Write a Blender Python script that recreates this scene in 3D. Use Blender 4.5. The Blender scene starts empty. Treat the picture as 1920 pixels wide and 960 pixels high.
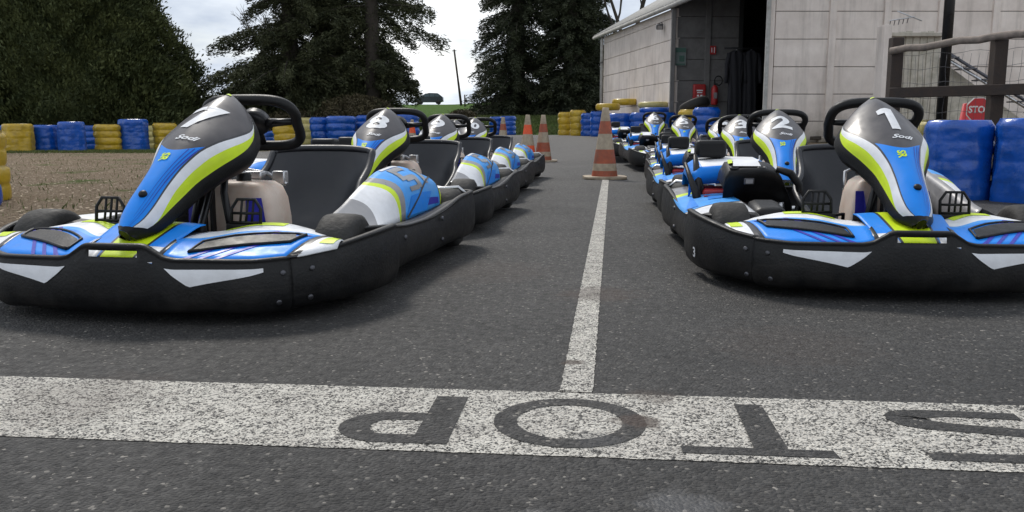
import bpy, bmesh, math, random
import numpy as np
from mathutils import Vector, Matrix, noise as mnoise
R=math.radians
random.seed(7); rng=np.random.default_rng(7)
scene=bpy.context.scene
COL=scene.collection
# ------------------------------------------------------------------ camera
cam_d=bpy.data.cameras.new('camera'); cam=bpy.data.objects.new('camera',cam_d); COL.objects.link(cam)
cam.location=(0,0,.57); PITCH=math.atan(238/1600); cam.rotation_euler=(math.pi/2-PITCH,0,0)
cam_d.sensor_width=36; cam_d.lens=30; cam_d.clip_end=3000; cam_d.clip_start=.05
scene.camera=cam
# ------------------------------------------------------------------ light
SUN_EL, SUN_AZ = 48, -22      # azimuth from +Y towards +X
w=bpy.data.worlds.new('World'); scene.world=w; w.use_nodes=True
nt=w.node_tree; N=nt.nodes; L=nt.links
bg=N['Background']; bg.inputs['Strength'].default_value=.1
sky=N.new('ShaderNodeTexSky'); sky.sky_type='NISHITA'; sky.sun_disc=False
sky.sun_elevation=R(SUN_EL); sky.sun_rotation=R(SUN_AZ); sky.dust_density=2.0; sky.altitude=50
tc=N.new('ShaderNodeTexCoord')
mp=N.new('ShaderNodeMapping'); mp.inputs['Scale'].default_value=(1,1,3.2); mp.inputs['Location'].default_value=(.35,.1,.0)
L.new(tc.outputs['Generated'],mp.inputs['Vector'])
n1=N.new('ShaderNodeTexNoise'); n1.inputs['Scale'].default_value=3.2; n1.inputs['Detail'].default_value=8; n1.inputs['Roughness'].default_value=.56
L.new(mp.outputs[0],n1.inputs['Vector'])
cr=N.new('ShaderNodeValToRGB'); cr.color_ramp.elements[0].position=.30; cr.color_ramp.elements[0].color=(0,0,0,1)
cr.color_ramp.elements[1].position=.52; cr.color_ramp.elements[1].color=(1,1,1,1)
L.new(n1.outputs['Fac'],cr.inputs['Fac'])
n2=N.new('ShaderNodeTexNoise'); n2.inputs['Scale'].default_value=5.5; n2.inputs['Detail'].default_value=7
mp2=N.new('ShaderNodeMapping'); mp2.inputs['Scale'].default_value=(1,1,3.0); mp2.inputs['Location'].default_value=(3.1,1.7,.4)
L.new(tc.outputs['Generated'],mp2.inputs['Vector']); L.new(mp2.outputs[0],n2.inputs['Vector'])
cc=N.new('ShaderNodeValToRGB')
e=cc.color_ramp.elements; e[0].position=.34; e[0].color=(4.4,5.1,6.3,1); e[1].position=.66; e[1].color=(12.0,12.1,12.2,1)
m=e.new(.5); m.color=(7.2,7.8,8.6,1)
L.new(n2.outputs['Fac'],cc.inputs['Fac'])
mx=N.new('ShaderNodeMix'); mx.data_type='RGBA'
L.new(cr.outputs[0],mx.inputs['Factor']); L.new(sky.outputs[0],mx.inputs['A']); L.new(cc.outputs[0],mx.inputs['B'])
L.new(mx.outputs['Result'],bg.inputs['Color'])
sd=bpy.data.lights.new('sun','SUN'); sun=bpy.data.objects.new('sun',sd); COL.objects.link(sun)
sd.energy=2.0; sd.angle=R(12); sd.color=(1,.95,.88)
az=R(SUN_AZ); el=R(SUN_EL)
sdir=Vector((math.sin(az)*math.cos(el),math.cos(az)*math.cos(el),math.sin(el)))
sun.rotation_euler=sdir.to_track_quat('Z','Y').to_euler()
scene.view_settings.view_transform='Standard'; scene.view_settings.look='None'
scene.view_settings.exposure=.22; scene.view_settings.gamma=1
# ------------------------------------------------------------------ helpers
def tag(o,label=None,cat=None,group=None,kind=None):
    if label: o['label']=label
    if cat: o['category']=cat
    if group: o['group']=group
    if kind: o['kind']=kind
    return o
def empty(name,loc=(0,0,0),rz=0):
    o=bpy.data.objects.new(name,None); COL.objects.link(o); o.location=loc; o.rotation_euler=(0,0,rz); o.empty_display_size=.1
    return o
class MB:
    def __init__(s): s.bm=bmesh.new(); s.m=[]
    def mi(s,m):
        if m not in s.m: s.m.append(m)
        return s.m.index(m)
    def quadgrid(s,P,mat,smooth=True,close=False):
        i=s.mi(mat); V=[[s.bm.verts.new(p) for p in row] for row in P]
        for a in range(len(V)-1):
            n=len(V[a])
            for b in range(n if close else n-1):
                b2=(b+1)%n
                q=[V[a][b],V[a][b2],V[a+1][b2],V[a+1][b]]
                try: f=s.bm.faces.new(q)
                except ValueError: continue
                f.material_index=i; f.smooth=smooth
        return V
    def poly(s,pts,mat):
        f=s.bm.faces.new([s.bm.verts.new(p) for p in pts]); f.material_index=s.mi(mat); return f
    def box(s,c,d,mat,rot=None,bev=0):
        c=Vector(c); i=s.mi(mat); r=rot or Matrix.Identity(3)
        vs=[]
        for x in(-1,1):
            for y in(-1,1):
                for z in(-1,1): vs.append(s.bm.verts.new(c+r@Vector((x*d[0]/2,y*d[1]/2,z*d[2]/2))))
        fs=[]
        for q in((0,1,3,2),(4,6,7,5),(0,4,5,1),(2,3,7,6),(0,2,6,4),(1,5,7,3)):
            f=s.bm.faces.new([vs[k] for k in q]); f.material_index=i; fs.append(f)
        if bev:
            es=list({e for f in fs for e in f.edges})
            r_=bmesh.ops.bevel(s.bm,geom=es,offset=bev,segments=2,affect='EDGES',profile=.5)
            for f in r_['faces']: f.material_index=i; f.smooth=True
    def prism(s,pts,o,u,v,n,th,mat,bev=0):
        """polygon pts (a,b) in plane o+a*u+b*v extruded by th along n"""
        o,u,v,n=map(Vector,(o,u,v,n)); i=s.mi(mat)
        A=[s.bm.verts.new(o+u*a+v*b) for a,b in pts]; B=[s.bm.verts.new(o+u*a+v*b+n*th) for a,b in pts]
        fs=[s.bm.faces.new(A),s.bm.faces.new(B[::-1])]
        k=len(pts)
        for j in range(k): fs.append(s.bm.faces.new([A[j],B[j],B[(j+1)%k],A[(j+1)%k]]))
        for f in fs: f.material_index=i
        if bev:
            r_=bmesh.ops.bevel(s.bm,geom=list({e for f in fs for e in f.edges}),offset=bev,segments=2,affect='EDGES',profile=.5)
            for f in r_['faces']: f.material_index=i; f.smooth=True
    def tube(s,pts,r,mat,seg=10,closed=False,cap=True):
        pts=[Vector(p) for p in pts]; n=len(pts); rs=r if hasattr(r,'__len__') else [r]*n
        rows=[]; prev=None
        for k,p in enumerate(pts):
            if closed: t=pts[(k+1)%n]-pts[k-1]
            else: t=pts[min(k+1,n-1)]-pts[max(k-1,0)]
            t.normalize()
            if prev is None:
                a=Vector((0,0,1)) if abs(t.z)<.9 else Vector((1,0,0)); x=t.cross(a).normalized()
            else: x=(prev-t*prev.dot(t)).normalized()
            prev=x; y=t.cross(x)
            rows.append([p+(x*math.cos(q)+y*math.sin(q))*rs[k] for q in [2*math.pi*j/seg for j in range(seg)]])
        V=s.quadgrid(rows,mat,close=True)
        i=s.mi(mat)
        if closed:
            # best alignment between last and first ring
            a,b=V[-1],V[0]; best=min(range(seg),key=lambda sh:sum((a[j].co-b[(j+sh)%seg].co).length for j in range(seg)))
            for j in range(seg):
                f=s.bm.faces.new([a[j],a[(j+1)%seg],b[(j+1+best)%seg],b[(j+best)%seg]]); f.material_index=i; f.smooth=True
        elif cap:
            for ring in (V[0][::-1],V[-1]):
                f=s.bm.faces.new(ring); f.material_index=i
    def lathe(s,prof,c,axis,mat,seg=24,cap=False):
        """prof list (r,h) about axis through c"""
        ax=Vector(axis).normalized(); a=Vector((0,0,1)) if abs(ax.z)<.9 else Vector((1,0,0))
        x=ax.cross(a).normalized(); y=ax.cross(x); c=Vector(c)
        V=s.quadgrid([[c+ax*h+(x*math.cos(q)+y*math.sin(q))*r for q in [2*math.pi*j/seg for j in range(seg)]] for r,h in prof],mat,close=True)
        if cap:
            for ring in (V[0],V[-1]):
                f=s.bm.faces.new(ring); f.material_index=s.mi(mat)
    def patch(s,S,A,B,nu,nv,mat,off=0,sgn=1):
        """ruled patch in the parameter space of surface S between polylines A and B"""
        rows=[]
        for j in range(nv+1):
            g=j/nv; row=[]
            for i in range(nu+1):
                a=pl(A,i/nu); b=pl(B,i/nu); p=(a[0]+(b[0]-a[0])*g,a[1]+(b[1]-a[1])*g)
                row.append(soff(S,p[0],p[1],off*sgn) if off else S(*p))
            rows.append(row)
        s.quadgrid(rows,mat)
    def build(s,name,parent=None,solid=0,solo=1,sub=0,recalc=True,weld=True):
        bm=s.bm
        if weld: bmesh.ops.remove_doubles(bm,verts=bm.verts,dist=1e-5)
        if recalc: bmesh.ops.recalc_face_normals(bm,faces=bm.faces)
        me=bpy.data.meshes.new(name); bm.to_mesh(me); bm.free()
        for m in s.m: me.materials.append(m)
        o=bpy.data.objects.new(name,me); COL.objects.link(o)
        if parent: o.parent=parent
        if solid:
            md=o.modifiers.new('solid','SOLIDIFY'); md.thickness=solid; md.offset=solo
        if sub:
            md=o.modifiers.new('sub','SUBSURF'); md.levels=sub; md.render_levels=sub
        return o
def pl(P,t):
    k=t*(len(P)-1); i=min(int(k),len(P)-2); f=k-i
    return tuple(P[i][c]+(P[i+1][c]-P[i][c])*f for c in range(len(P[0])))
def soff(S,a,b,off):
    h=.004; p=S(a,b); n=(S(a+h,b)-S(a-h,b)).cross(S(a,b+h)-S(a,b-h))
    if n.length<1e-12: return p
    return p+n.normalized()*off
def interp(tab,t):
    if t<=tab[0][0]: return tab[0][1]
    for (a,va),(b,vb) in zip(tab,tab[1:]):
        if t<=b:
            f=(t-a)/(b-a); return va+(vb-va)*f
    return tab[-1][1]
def sm(tab,t,w=.04):   # softened interp
    return sum(interp(tab,t+w*k)*c for k,c in((-1,.15),(-.5,.22),(0,.26),(.5,.22),(1,.15)))
def smooth(a,b,x):
    t=min(1,max(0,(x-a)/(b-a))); return t*t*(3-2*t)
# ------------------------------------------------------------------ materials
MATS={}
def base(name):
    m=bpy.data.materials.new(name); m.use_nodes=True; MATS[name]=m
    return m,m.node_tree.nodes,m.node_tree.links,m.node_tree.nodes['Principled BSDF']
def bumper_mat():
    m=simple('scuffed_bumper',(.0065,.0065,.007),.5,vary=.25,bump=.15,bscale=120,spec=.35); n,l=m.node_tree.nodes,m.node_tree.links; p=n['Principled BSDF']
    tc=n.new('ShaderNodeTexCoord'); sx=n.new('ShaderNodeSeparateXYZ'); l.new(tc.outputs['Object'],sx.inputs[0])
    mp=n.new('ShaderNodeMapping'); mp.inputs['Scale'].default_value=(5,5,70); l.new(tc.outputs['Object'],mp.inputs['Vector'])
    a=n.new('ShaderNodeTexNoise'); a.inputs['Scale'].default_value=1.2; a.inputs['Detail'].default_value=9; a.inputs['Roughness'].default_value=.75; l.new(mp.outputs[0],a.inputs['Vector'])
    r1=n.new('ShaderNodeMapRange'); r1.inputs['From Min'].default_value=.56; r1.inputs['From Max'].default_value=.70; l.new(a.outputs['Fac'],r1.inputs['Value'])
    z=n.new('ShaderNodeMapRange'); z.inputs['From Min'].default_value=.05; z.inputs['From Max'].default_value=.16; z.inputs['To Min'].default_value=1; z.inputs['To Max'].default_value=.25; l.new(sx.outputs['Z'],z.inputs['Value'])
    c=n.new('ShaderNodeTexNoise'); c.inputs['Scale'].default_value=9; c.inputs['Detail'].default_value=8; l.new(tc.outputs['Object'],c.inputs['Vector'])
    r2=n.new('ShaderNodeMapRange'); r2.inputs['From Min'].default_value=.42; r2.inputs['From Max'].default_value=.75; l.new(c.outputs['Fac'],r2.inputs['Value'])
    mu=n.new('ShaderNodeMath'); mu.operation='MULTIPLY'; l.new(r1.outputs[0],mu.inputs[0]); mu.inputs[1].default_value=.55
    m2=n.new('ShaderNodeMath'); m2.operation='MULTIPLY'; l.new(z.outputs[0],m2.inputs[0]); l.new(r2.outputs[0],m2.inputs[1])
    ad=n.new('ShaderNodeMath'); ad.operation='MULTIPLY_ADD'; l.new(m2.outputs[0],ad.inputs[0]); ad.inputs[1].default_value=.75; l.new(mu.outputs[0],ad.inputs[2]); ad.use_clamp=True
    mi=n.new('ShaderNodeMix'); mi.data_type='RGBA'; src=p.inputs['Base Color'].links[0].from_socket; l.new(ad.outputs[0],mi.inputs['Factor']); l.new(src,mi.inputs['A']); mi.inputs['B'].default_value=(.030,.027,.024,1); l.new(mi.outputs['Result'],p.inputs['Base Color'])
    return m
def simple(name,col,rough=.5,metal=0,coat=0,vary=.12,scale=25,bump=0,bscale=200,dirt=None,dirt_amt=.5,spec=.5):
    m,n,l,p=base(name)
    tc=n.new('ShaderNodeTexCoord'); no=n.new('ShaderNodeTexNoise'); no.inputs['Scale'].default_value=scale; no.inputs['Detail'].default_value=6
    l.new(tc.outputs['Object'],no.inputs['Vector'])
    mr=n.new('ShaderNodeMapRange'); mr.inputs['From Min'].default_value=.3; mr.inputs['From Max'].default_value=.7
    mr.inputs['To Min'].default_value=1-vary; mr.inputs['To Max'].default_value=1+vary
    l.new(no.outputs['Fac'],mr.inputs['Value'])
    mul=n.new('ShaderNodeVectorMath'); mul.operation='SCALE'; mul.inputs[0].default_value=col[:3]
    l.new(mr.outputs[0],mul.inputs['Scale'])
    out=mul.outputs[0]
    if dirt:
        n3=n.new('ShaderNodeTexNoise'); n3.inputs['Scale'].default_value=7; n3.inputs['Detail'].default_value=9; n3.inputs['Roughness'].default_value=.68
        l.new(tc.outputs['Object'],n3.inputs['Vector'])
        r=n.new('ShaderNodeMapRange'); r.inputs['From Min'].default_value=.45; r.inputs['From Max'].default_value=.72; r.inputs['To Max'].default_value=dirt_amt
        l.new(n3.outputs['Fac'],r.inputs['Value'])
        mi=n.new('ShaderNodeMix'); mi.data_type='RGBA'; l.new(r.outputs[0],mi.inputs['Factor']); l.new(out,mi.inputs['A']); mi.inputs['B'].default_value=(*dirt,1)
        out=mi.outputs['Result']
    l.new(out,p.inputs['Base Color'])
    mr2=n.new('ShaderNodeMapRange'); mr2.inputs['From Min'].default_value=.3; mr2.inputs['From Max'].default_value=.7
    mr2.inputs['To Min'].default_value=max(.03,rough-.08); mr2.inputs['To Max'].default_value=min(1,rough+.1); l.new(no.outputs['Fac'],mr2.inputs['Value']); l.new(mr2.outputs[0],p.inputs['Roughness'])
    p.inputs['Metallic'].default_value=metal; p.inputs['Coat Weight'].default_value=coat; p.inputs['Coat Roughness'].default_value=.12
    p.inputs['Specular IOR Level'].default_value=spec
    if bump:
        nb=n.new('ShaderNodeTexNoise'); nb.inputs['Scale'].default_value=bscale; nb.inputs['Detail'].default_value=4; l.new(tc.outputs['Object'],nb.inputs['Vector'])
        b=n.new('ShaderNodeBump'); b.inputs['Strength'].default_value=bump; b.inputs['Distance'].default_value=.01
        l.new(nb.outputs['Fac'],b.inputs['Height']); l.new(b.outputs[0],p.inputs['Normal'])
    return m
BLK=simple('black_plastic',(.0065,.0065,.007),.46,vary=.25,bump=.12,bscale=160,dirt=(.022,.020,.018),dirt_amt=.4,spec=.3)
BLK2=simple('black_gloss',(.008,.008,.009),.33,vary=.2,spec=.4)
BUMP=bumper_mat()
SEATM=simple('seat_plastic',(.014,.015,.019),.42,vary=.2,bump=.06,bscale=60)
BLUE=simple('sticker_blue',(.004,.225,.78),.42,coat=0,spec=.3,vary=.05,dirt=(.05,.2,.5),dirt_amt=.2)
LBLUE=simple('sticker_pale_blue',(.05,.33,.82),.42,coat=0,spec=.3,vary=.08,dirt=(.25,.35,.45),dirt_amt=.3)
INDI=simple('sticker_indigo',(.03,.03,.36),.42,coat=0,spec=.3,vary=.1)
LIME=simple('sticker_lime',(.60,.78,.012),.42,coat=0,spec=.35,vary=.05,dirt=(.4,.45,.1),dirt_amt=.2)
WHITE=simple('sticker_white',(.76,.77,.79),.42,coat=0,spec=.35,vary=.05,dirt=(.38,.36,.34),dirt_amt=.35)
GREY=simple('sticker_grey',(.062,.058,.062),.40,coat=.12,vary=.12,dirt=(.11,.10,.10),dirt_amt=.5,spec=.35)
GREY2=simple('sticker_mid_grey',(.24,.235,.24),.35,coat=.3,vary=.1)
DLINE=simple('sticker_dark_line',(.03,.03,.033),.35)
TANK=simple('tank_plastic',(.60,.50,.42),.45,vary=.1,scale=6,dirt=(.42,.27,.19),dirt_amt=.7)
TANK.node_tree.nodes['Principled BSDF'].inputs['Subsurface Weight'].default_value=.15
METAL=simple('bare_metal',(.55,.55,.56),.35,metal=1,vary=.15)
DMETAL=simple('dark_metal',(.10,.10,.11),.45,metal=.8,vary=.2)
RUB=simple('tyre_rubber',(.020,.019,.018),.75,vary=.3,bump=.3,bscale=60,dirt=(.04,.034,.028),dirt_amt=.4)
RED=simple('red_paint',(.36,.018,.018),.4,vary=.15)
def ground_mat(name,painted):
    m,n,l,p=base(name)
    tc=n.new('ShaderNodeTexCoord'); V=tc.outputs['Object']
    def noise(sc,det=4,ro=.5,loc=None):
        x=n.new('ShaderNodeTexNoise'); x.inputs['Scale'].default_value=sc; x.inputs['Detail'].default_value=det; x.inputs['Roughness'].default_value=ro
        l.new(V,x.inputs['Vector']); return x.outputs['Fac']
    def rng_(v,a,b,c,d):
        x=n.new('ShaderNodeMapRange'); x.inputs['From Min'].default_value=a; x.inputs['From Max'].default_value=b; x.inputs['To Min'].default_value=c; x.inputs['To Max'].default_value=d
        l.new(v,x.inputs['Value']); return x.outputs[0]
    def mixc(f,a,b):
        x=n.new('ShaderNodeMix'); x.data_type='RGBA'; l.new(f,x.inputs['Factor'])
        for k,c in(('A',a),('B',b)):
            if isinstance(c,tuple): x.inputs[k].default_value=(*c,1)
            else: l.new(c,x.inputs[k])
        return x.outputs['Result']
    vo=n.new('ShaderNodeTexVoronoi'); vo.inputs['Scale'].default_value=150; l.new(V,vo.inputs['Vector'])
    sep=n.new('ShaderNodeSeparateColor'); l.new(vo.outputs['Color'],sep.inputs[0])
    stone=rng_(sep.outputs[0],0,1,.55,1.55)
    col=mixc(rng_(sep.outputs[1],.2,.9,0,1),(.021,.020,.019),(.044,.0415,.0385))
    bright=rng_(sep.outputs[2],.972,.985,0,.6)
    col=mixc(bright,col,(.26,.24,.21))
    big=rng_(noise(.9,8,.66),.36,.66,.62,1.42)
    sc=n.new('ShaderNodeVectorMath'); sc.operation='SCALE'; l.new(col,sc.inputs[0]); l.new(big,sc.inputs['Scale'])
    sc2=n.new('ShaderNodeVectorMath'); sc2.operation='SCALE'; l.new(sc.outputs[0],sc2.inputs[0]); l.new(stone,sc2.inputs['Scale'])
    col=sc2.outputs[0]
    mpn=n.new('ShaderNodeMapping'); mpn.inputs['Rotation'].default_value=(0,0,R(6.5)); mpn.inputs['Scale'].default_value=(3.2,.22,1); l.new(V,mpn.inputs['Vector'])
    sk=n.new('ShaderNodeTexNoise'); sk.inputs['Scale'].default_value=1.6; sk.inputs['Detail'].default_value=6; sk.inputs['Roughness'].default_value=.6; l.new(mpn.outputs[0],sk.inputs['Vector'])
    sks=rng_(sk.outputs['Fac'],.55,.72,1,.62); s3=n.new('ShaderNodeVectorMath'); s3.operation='SCALE'; l.new(col,s3.inputs[0]); l.new(sks,s3.inputs['Scale']); col=s3.outputs[0]
    ol=rng_(noise(3.1,5,.7),.66,.74,0,.55); col=mixc(ol,col,(.012,.0115,.011))
    gr=rng_(noise(22,7,.8),.60,.74,0,.45); col=mixc(gr,col,(.085,.075,.062))
    # asphalt colour gets paler with distance
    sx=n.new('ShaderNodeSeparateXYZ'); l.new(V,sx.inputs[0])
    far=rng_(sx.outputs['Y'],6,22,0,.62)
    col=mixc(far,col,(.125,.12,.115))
    if painted:
        pn=noise(260,3,.6); pn2=noise(14,5,.6); 
        ad=n.new('ShaderNodeMath'); ad.operation='MULTIPLY_ADD'; l.new(pn2,ad.inputs[0]); ad.inputs[1].default_value=.22; l.new(pn,ad.inputs[2])
        ad2=n.new('ShaderNodeMath'); ad2.operation='MULTIPLY_ADD'; l.new(sep.outputs[0],ad2.inputs[0]); ad2.inputs[1].default_value=.18; l.new(ad.outputs[0],ad2.inputs[2])
        mask=rng_(ad2.outputs[0],.615,.73,0,1)
        pc=mixc(rng_(noise(6,5,.6),.35,.7,0,1),(.66,.63,.56),(.50,.47,.42))
        pc=mixc(rng_(noise(55,4,.7),.55,.75,0,.5),pc,(.30,.26,.22))
        col=mixc(mask,col,pc)
    # brown mud stains; a larger one between the front karts paints in their shade
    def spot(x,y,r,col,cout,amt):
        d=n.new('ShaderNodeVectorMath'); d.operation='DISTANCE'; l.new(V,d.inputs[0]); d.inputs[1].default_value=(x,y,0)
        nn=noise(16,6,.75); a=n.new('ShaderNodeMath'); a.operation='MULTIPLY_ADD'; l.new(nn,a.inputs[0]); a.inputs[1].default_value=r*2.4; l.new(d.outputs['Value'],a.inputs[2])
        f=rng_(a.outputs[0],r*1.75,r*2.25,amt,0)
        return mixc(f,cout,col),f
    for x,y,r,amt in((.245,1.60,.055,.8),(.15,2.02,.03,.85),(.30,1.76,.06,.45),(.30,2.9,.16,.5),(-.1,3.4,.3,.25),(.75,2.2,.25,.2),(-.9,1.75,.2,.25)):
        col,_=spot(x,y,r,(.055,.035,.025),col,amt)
    col,w1=spot(.26,1.22,.070,(.04,.042,.047),col,.45)
    col,w2=spot(.05,1.17,.05,(.04,.042,.047),col,.45)
    col,w3=spot(.16,1.50,.05,(.06,.062,.068),col,.35)
    mxn=n.new('ShaderNodeMath'); mxn.operation='MAXIMUM'; l.new(w1,mxn.inputs[0]); l.new(w2,mxn.inputs[1])
    l.new(col,p.inputs['Base Color'])
    rg=rng_(noise(40,5),.3,.7,.62,.88); 
    mm=n.new('ShaderNodeMix'); l.new(mxn.outputs[0],mm.inputs['Factor']); l.new(rg,mm.inputs['A']); mm.inputs['B'].default_value=.22
    l.new(mm.outputs['Result'],p.inputs['Roughness'])
    hgt=n.new('ShaderNodeMath'); hgt.operation='SUBTRACT'; l.new(noise(110,5,.7),hgt.inputs[0]); l.new(vo.outputs['Distance'],hgt.inputs[1])
    b=n.new('ShaderNodeBump'); b.inputs['Distance'].default_value=.006; l.new(hgt.outputs[0],b.inputs['Height'])
    st=rng_(mxn.outputs[0],0,.6,.9,.04); l.new(st,b.inputs['Strength'])
    l.new(b.outputs[0],p.inputs['Normal'])
    return m
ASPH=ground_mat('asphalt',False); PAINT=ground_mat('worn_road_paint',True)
def soil_mat():
    m,n,l,p=base('gravel_and_grass'); tc=n.new('ShaderNodeTexCoord'); V=tc.outputs['Object']
    def noise(sc,det=5,ro=.6):
        x=n.new('ShaderNodeTexNoise'); x.inputs['Scale'].default_value=sc; x.inputs['Detail'].default_value=det; x.inputs['Roughness'].default_value=ro; l.new(V,x.inputs['Vector']); return x.outputs['Fac']
    r=n.new('ShaderNodeValToRGB'); el=r.color_ramp.elements; el[0].position=.33; el[0].color=(.075,.055,.038,1); el[1].position=.66; el[1].color=(.36,.28,.20,1)
    l.new(noise(28,8,.78),r.inputs['Fac'])
    g=n.new('ShaderNodeValToRGB'); el=g.color_ramp.elements; el[0].position=.35; el[0].color=(.035,.07,.012,1); el[1].position=.7; el[1].color=(.08,.145,.028,1)
    l.new(noise(9,8,.7),g.inputs['Fac'])
    # grass patches + everything far is grass
    sx=n.new('ShaderNodeSeparateXYZ'); l.new(V,sx.inputs[0])
    fr=n.new('ShaderNodeMapRange'); fr.inputs['From Min'].default_value=20; fr.inputs['From Max'].default_value=32; fr.inputs['To Max'].default_value=.75; l.new(sx.outputs['Y'],fr.inputs['Value'])
    ad=n.new('ShaderNodeMath'); l.new(noise(.9,7,.7),ad.inputs[0]); l.new(fr.outputs[0],ad.inputs[1])
    mr=n.new('ShaderNodeMapRange'); mr.inputs['From Min'].default_value=.55; mr.inputs['From Max'].default_value=.70; l.new(ad.outputs[0],mr.inputs['Value'])
    mi=n.new('ShaderNodeMix'); mi.data_type='RGBA'; l.new(mr.outputs[0],mi.inputs['Factor']); l.new(r.outputs[0],mi.inputs['A']); l.new(g.outputs[0],mi.inputs['B'])
    l.new(mi.outputs['Result'],p.inputs['Base Color']); p.inputs['Roughness'].default_value=.95; p.inputs['Specular IOR Level'].default_value=.05
    b=n.new('ShaderNodeBump'); b.inputs['Strength'].default_value=1; b.inputs['Distance'].default_value=.04; l.new(noise(30,8,.8),b.inputs['Height']); l.new(b.outputs[0],p.inputs['Normal'])
    return m
SOIL=soil_mat()
def concrete_mat():
    m,n,l,p=base('concrete_panel'); tc=n.new('ShaderNodeTexCoord'); V=tc.outputs['Object']
    def noise(sc,det=6,ro=.6,vec=None):
        x=n.new('ShaderNodeTexNoise'); x.inputs['Scale'].default_value=sc; x.inputs['Detail'].default_value=det; x.inputs['Roughness'].default_value=ro; l.new(vec or V,x.inputs['Vector']); return x.outputs['Fac']
    r=n.new('ShaderNodeValToRGB'); el=r.color_ramp.elements; el[0].position=.32; el[0].color=(.64,.56,.50,1); el[1].position=.68; el[1].color=(.84,.755,.685,1)
    l.new(noise(1.6,8,.65),r.inputs['Fac'])
    mp=n.new('ShaderNodeMapping'); mp.inputs['Scale'].default_value=(5,5,.5); l.new(V,mp.inputs['Vector'])
    st=n.new('ShaderNodeMapRange'); st.inputs['From Min'].default_value=.5; st.inputs['From Max'].default_value=.8; st.inputs['To Max'].default_value=.45; l.new(noise(1.5,6,.6,mp.outputs[0]),st.inputs['Value'])
    mi=n.new('ShaderNodeMix'); mi.data_type='RGBA'; l.new(st.outputs[0],mi.inputs['Factor']); l.new(r.outputs[0],mi.inputs['A']); mi.inputs['B'].default_value=(.24,.21,.18,1)
    # green-brown splash at the base
    sx=n.new('ShaderNodeSeparateXYZ'); l.new(V,sx.inputs[0])
    nz=noise(3,6,.7); a=n.new('ShaderNodeMath'); a.operation='MULTIPLY_ADD'; l.new(nz,a.inputs[0]); a.inputs[1].default_value=-.9; l.new(sx.outputs['Z'],a.inputs[2])
    bs=n.new('ShaderNodeMapRange'); bs.inputs['From Min'].default_value=-.1; bs.inputs['From Max'].default_value=.45; bs.inputs['To Min'].default_value=.7; bs.inputs['To Max'].default_value=0; l.new(a.outputs[0],bs.inputs['Value'])
    m2=n.new('ShaderNodeMix'); m2.data_type='RGBA'; l.new(bs.outputs[0],m2.inputs['Factor']); l.new(mi.outputs['Result'],m2.inputs['A']); m2.inputs['B'].default_value=(.15,.13,.09,1)
    l.new(m2.outputs['Result'],p.inputs['Base Color']); p.inputs['Roughness'].default_value=.85
    b=n.new('ShaderNodeBump'); b.inputs['Strength'].default_value=.35; b.inputs['Distance'].default_value=.01; l.new(noise(60,6,.7),b.inputs['Height']); l.new(b.outputs[0],p.inputs['Normal'])
    return m
CONC=concrete_mat()
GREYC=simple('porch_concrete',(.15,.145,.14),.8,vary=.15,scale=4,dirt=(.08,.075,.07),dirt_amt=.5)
JOINT=simple('joint',(.10,.085,.075),.9)
ROOFM=simple('fibre_cement',(.42,.41,.39),.85,vary=.2,scale=8,dirt=(.2,.2,.15),dirt_amt=.6)
WOOD=simple('brown_wood',(.036,.024,.018),.75,vary=.35,scale=14,bump=.3,bscale=40)
WOOD2=simple('weathered_wood',(.22,.18,.15),.8,vary=.3,scale=18,bump=.4,bscale=40)
BARK=simple('bark',(.055,.045,.036),.9,vary=.3,bump=.5,bscale=30)
def leaf_mat(name,c1,c2,sc=1.6):
    m,n,l,p=base(name); tc=n.new('ShaderNodeTexCoord')
    no=n.new('ShaderNodeTexNoise'); no.inputs['Scale'].default_value=sc; no.inputs['Detail'].default_value=6; no.inputs['Roughness'].default_value=.7; l.new(tc.outputs['Object'],no.inputs['Vector'])
    r=n.new('ShaderNodeValToRGB'); el=r.color_ramp.elements; el[0].position=.35; el[0].color=(*c1,1); el[1].position=.68; el[1].color=(*c2,1); l.new(no.outputs['Fac'],r.inputs['Fac'])
    l.new(r.outputs[0],p.inputs['Base Color']); p.inputs['Roughness'].default_value=.7; p.inputs['Specular IOR Level'].default_value=.25
    return m
LEYL=leaf_mat('cypress_foliage',(.030,.042,.016),(.10,.112,.036),1.4)
SPRUCE=leaf_mat('spruce_needles',(.028,.034,.017),(.092,.098,.045),1.4)
SPRUCE2=leaf_mat('dark_spruce_needles',(.024,.031,.019),(.078,.086,.045),1.2)
BUSH=leaf_mat('brown_twigs',(.05,.04,.025),(.12,.10,.05),2)
def film(name,col,dirt,rough=.28):
    m=simple(name,col,rough,coat=.25,vary=.14,scale=9,dirt=dirt,dirt_amt=.55,bump=.5,bscale=16); return m
FBLUE=film('blue_wrap',(.003,.080,.42),(.02,.07,.20)); FYEL=film('yellow_wrap',(.52,.34,.015),(.25,.17,.05),.4)
FYEL2=film('pale_yellow_wrap',(.5,.42,.15),(.3,.25,.12),.5)
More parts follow.
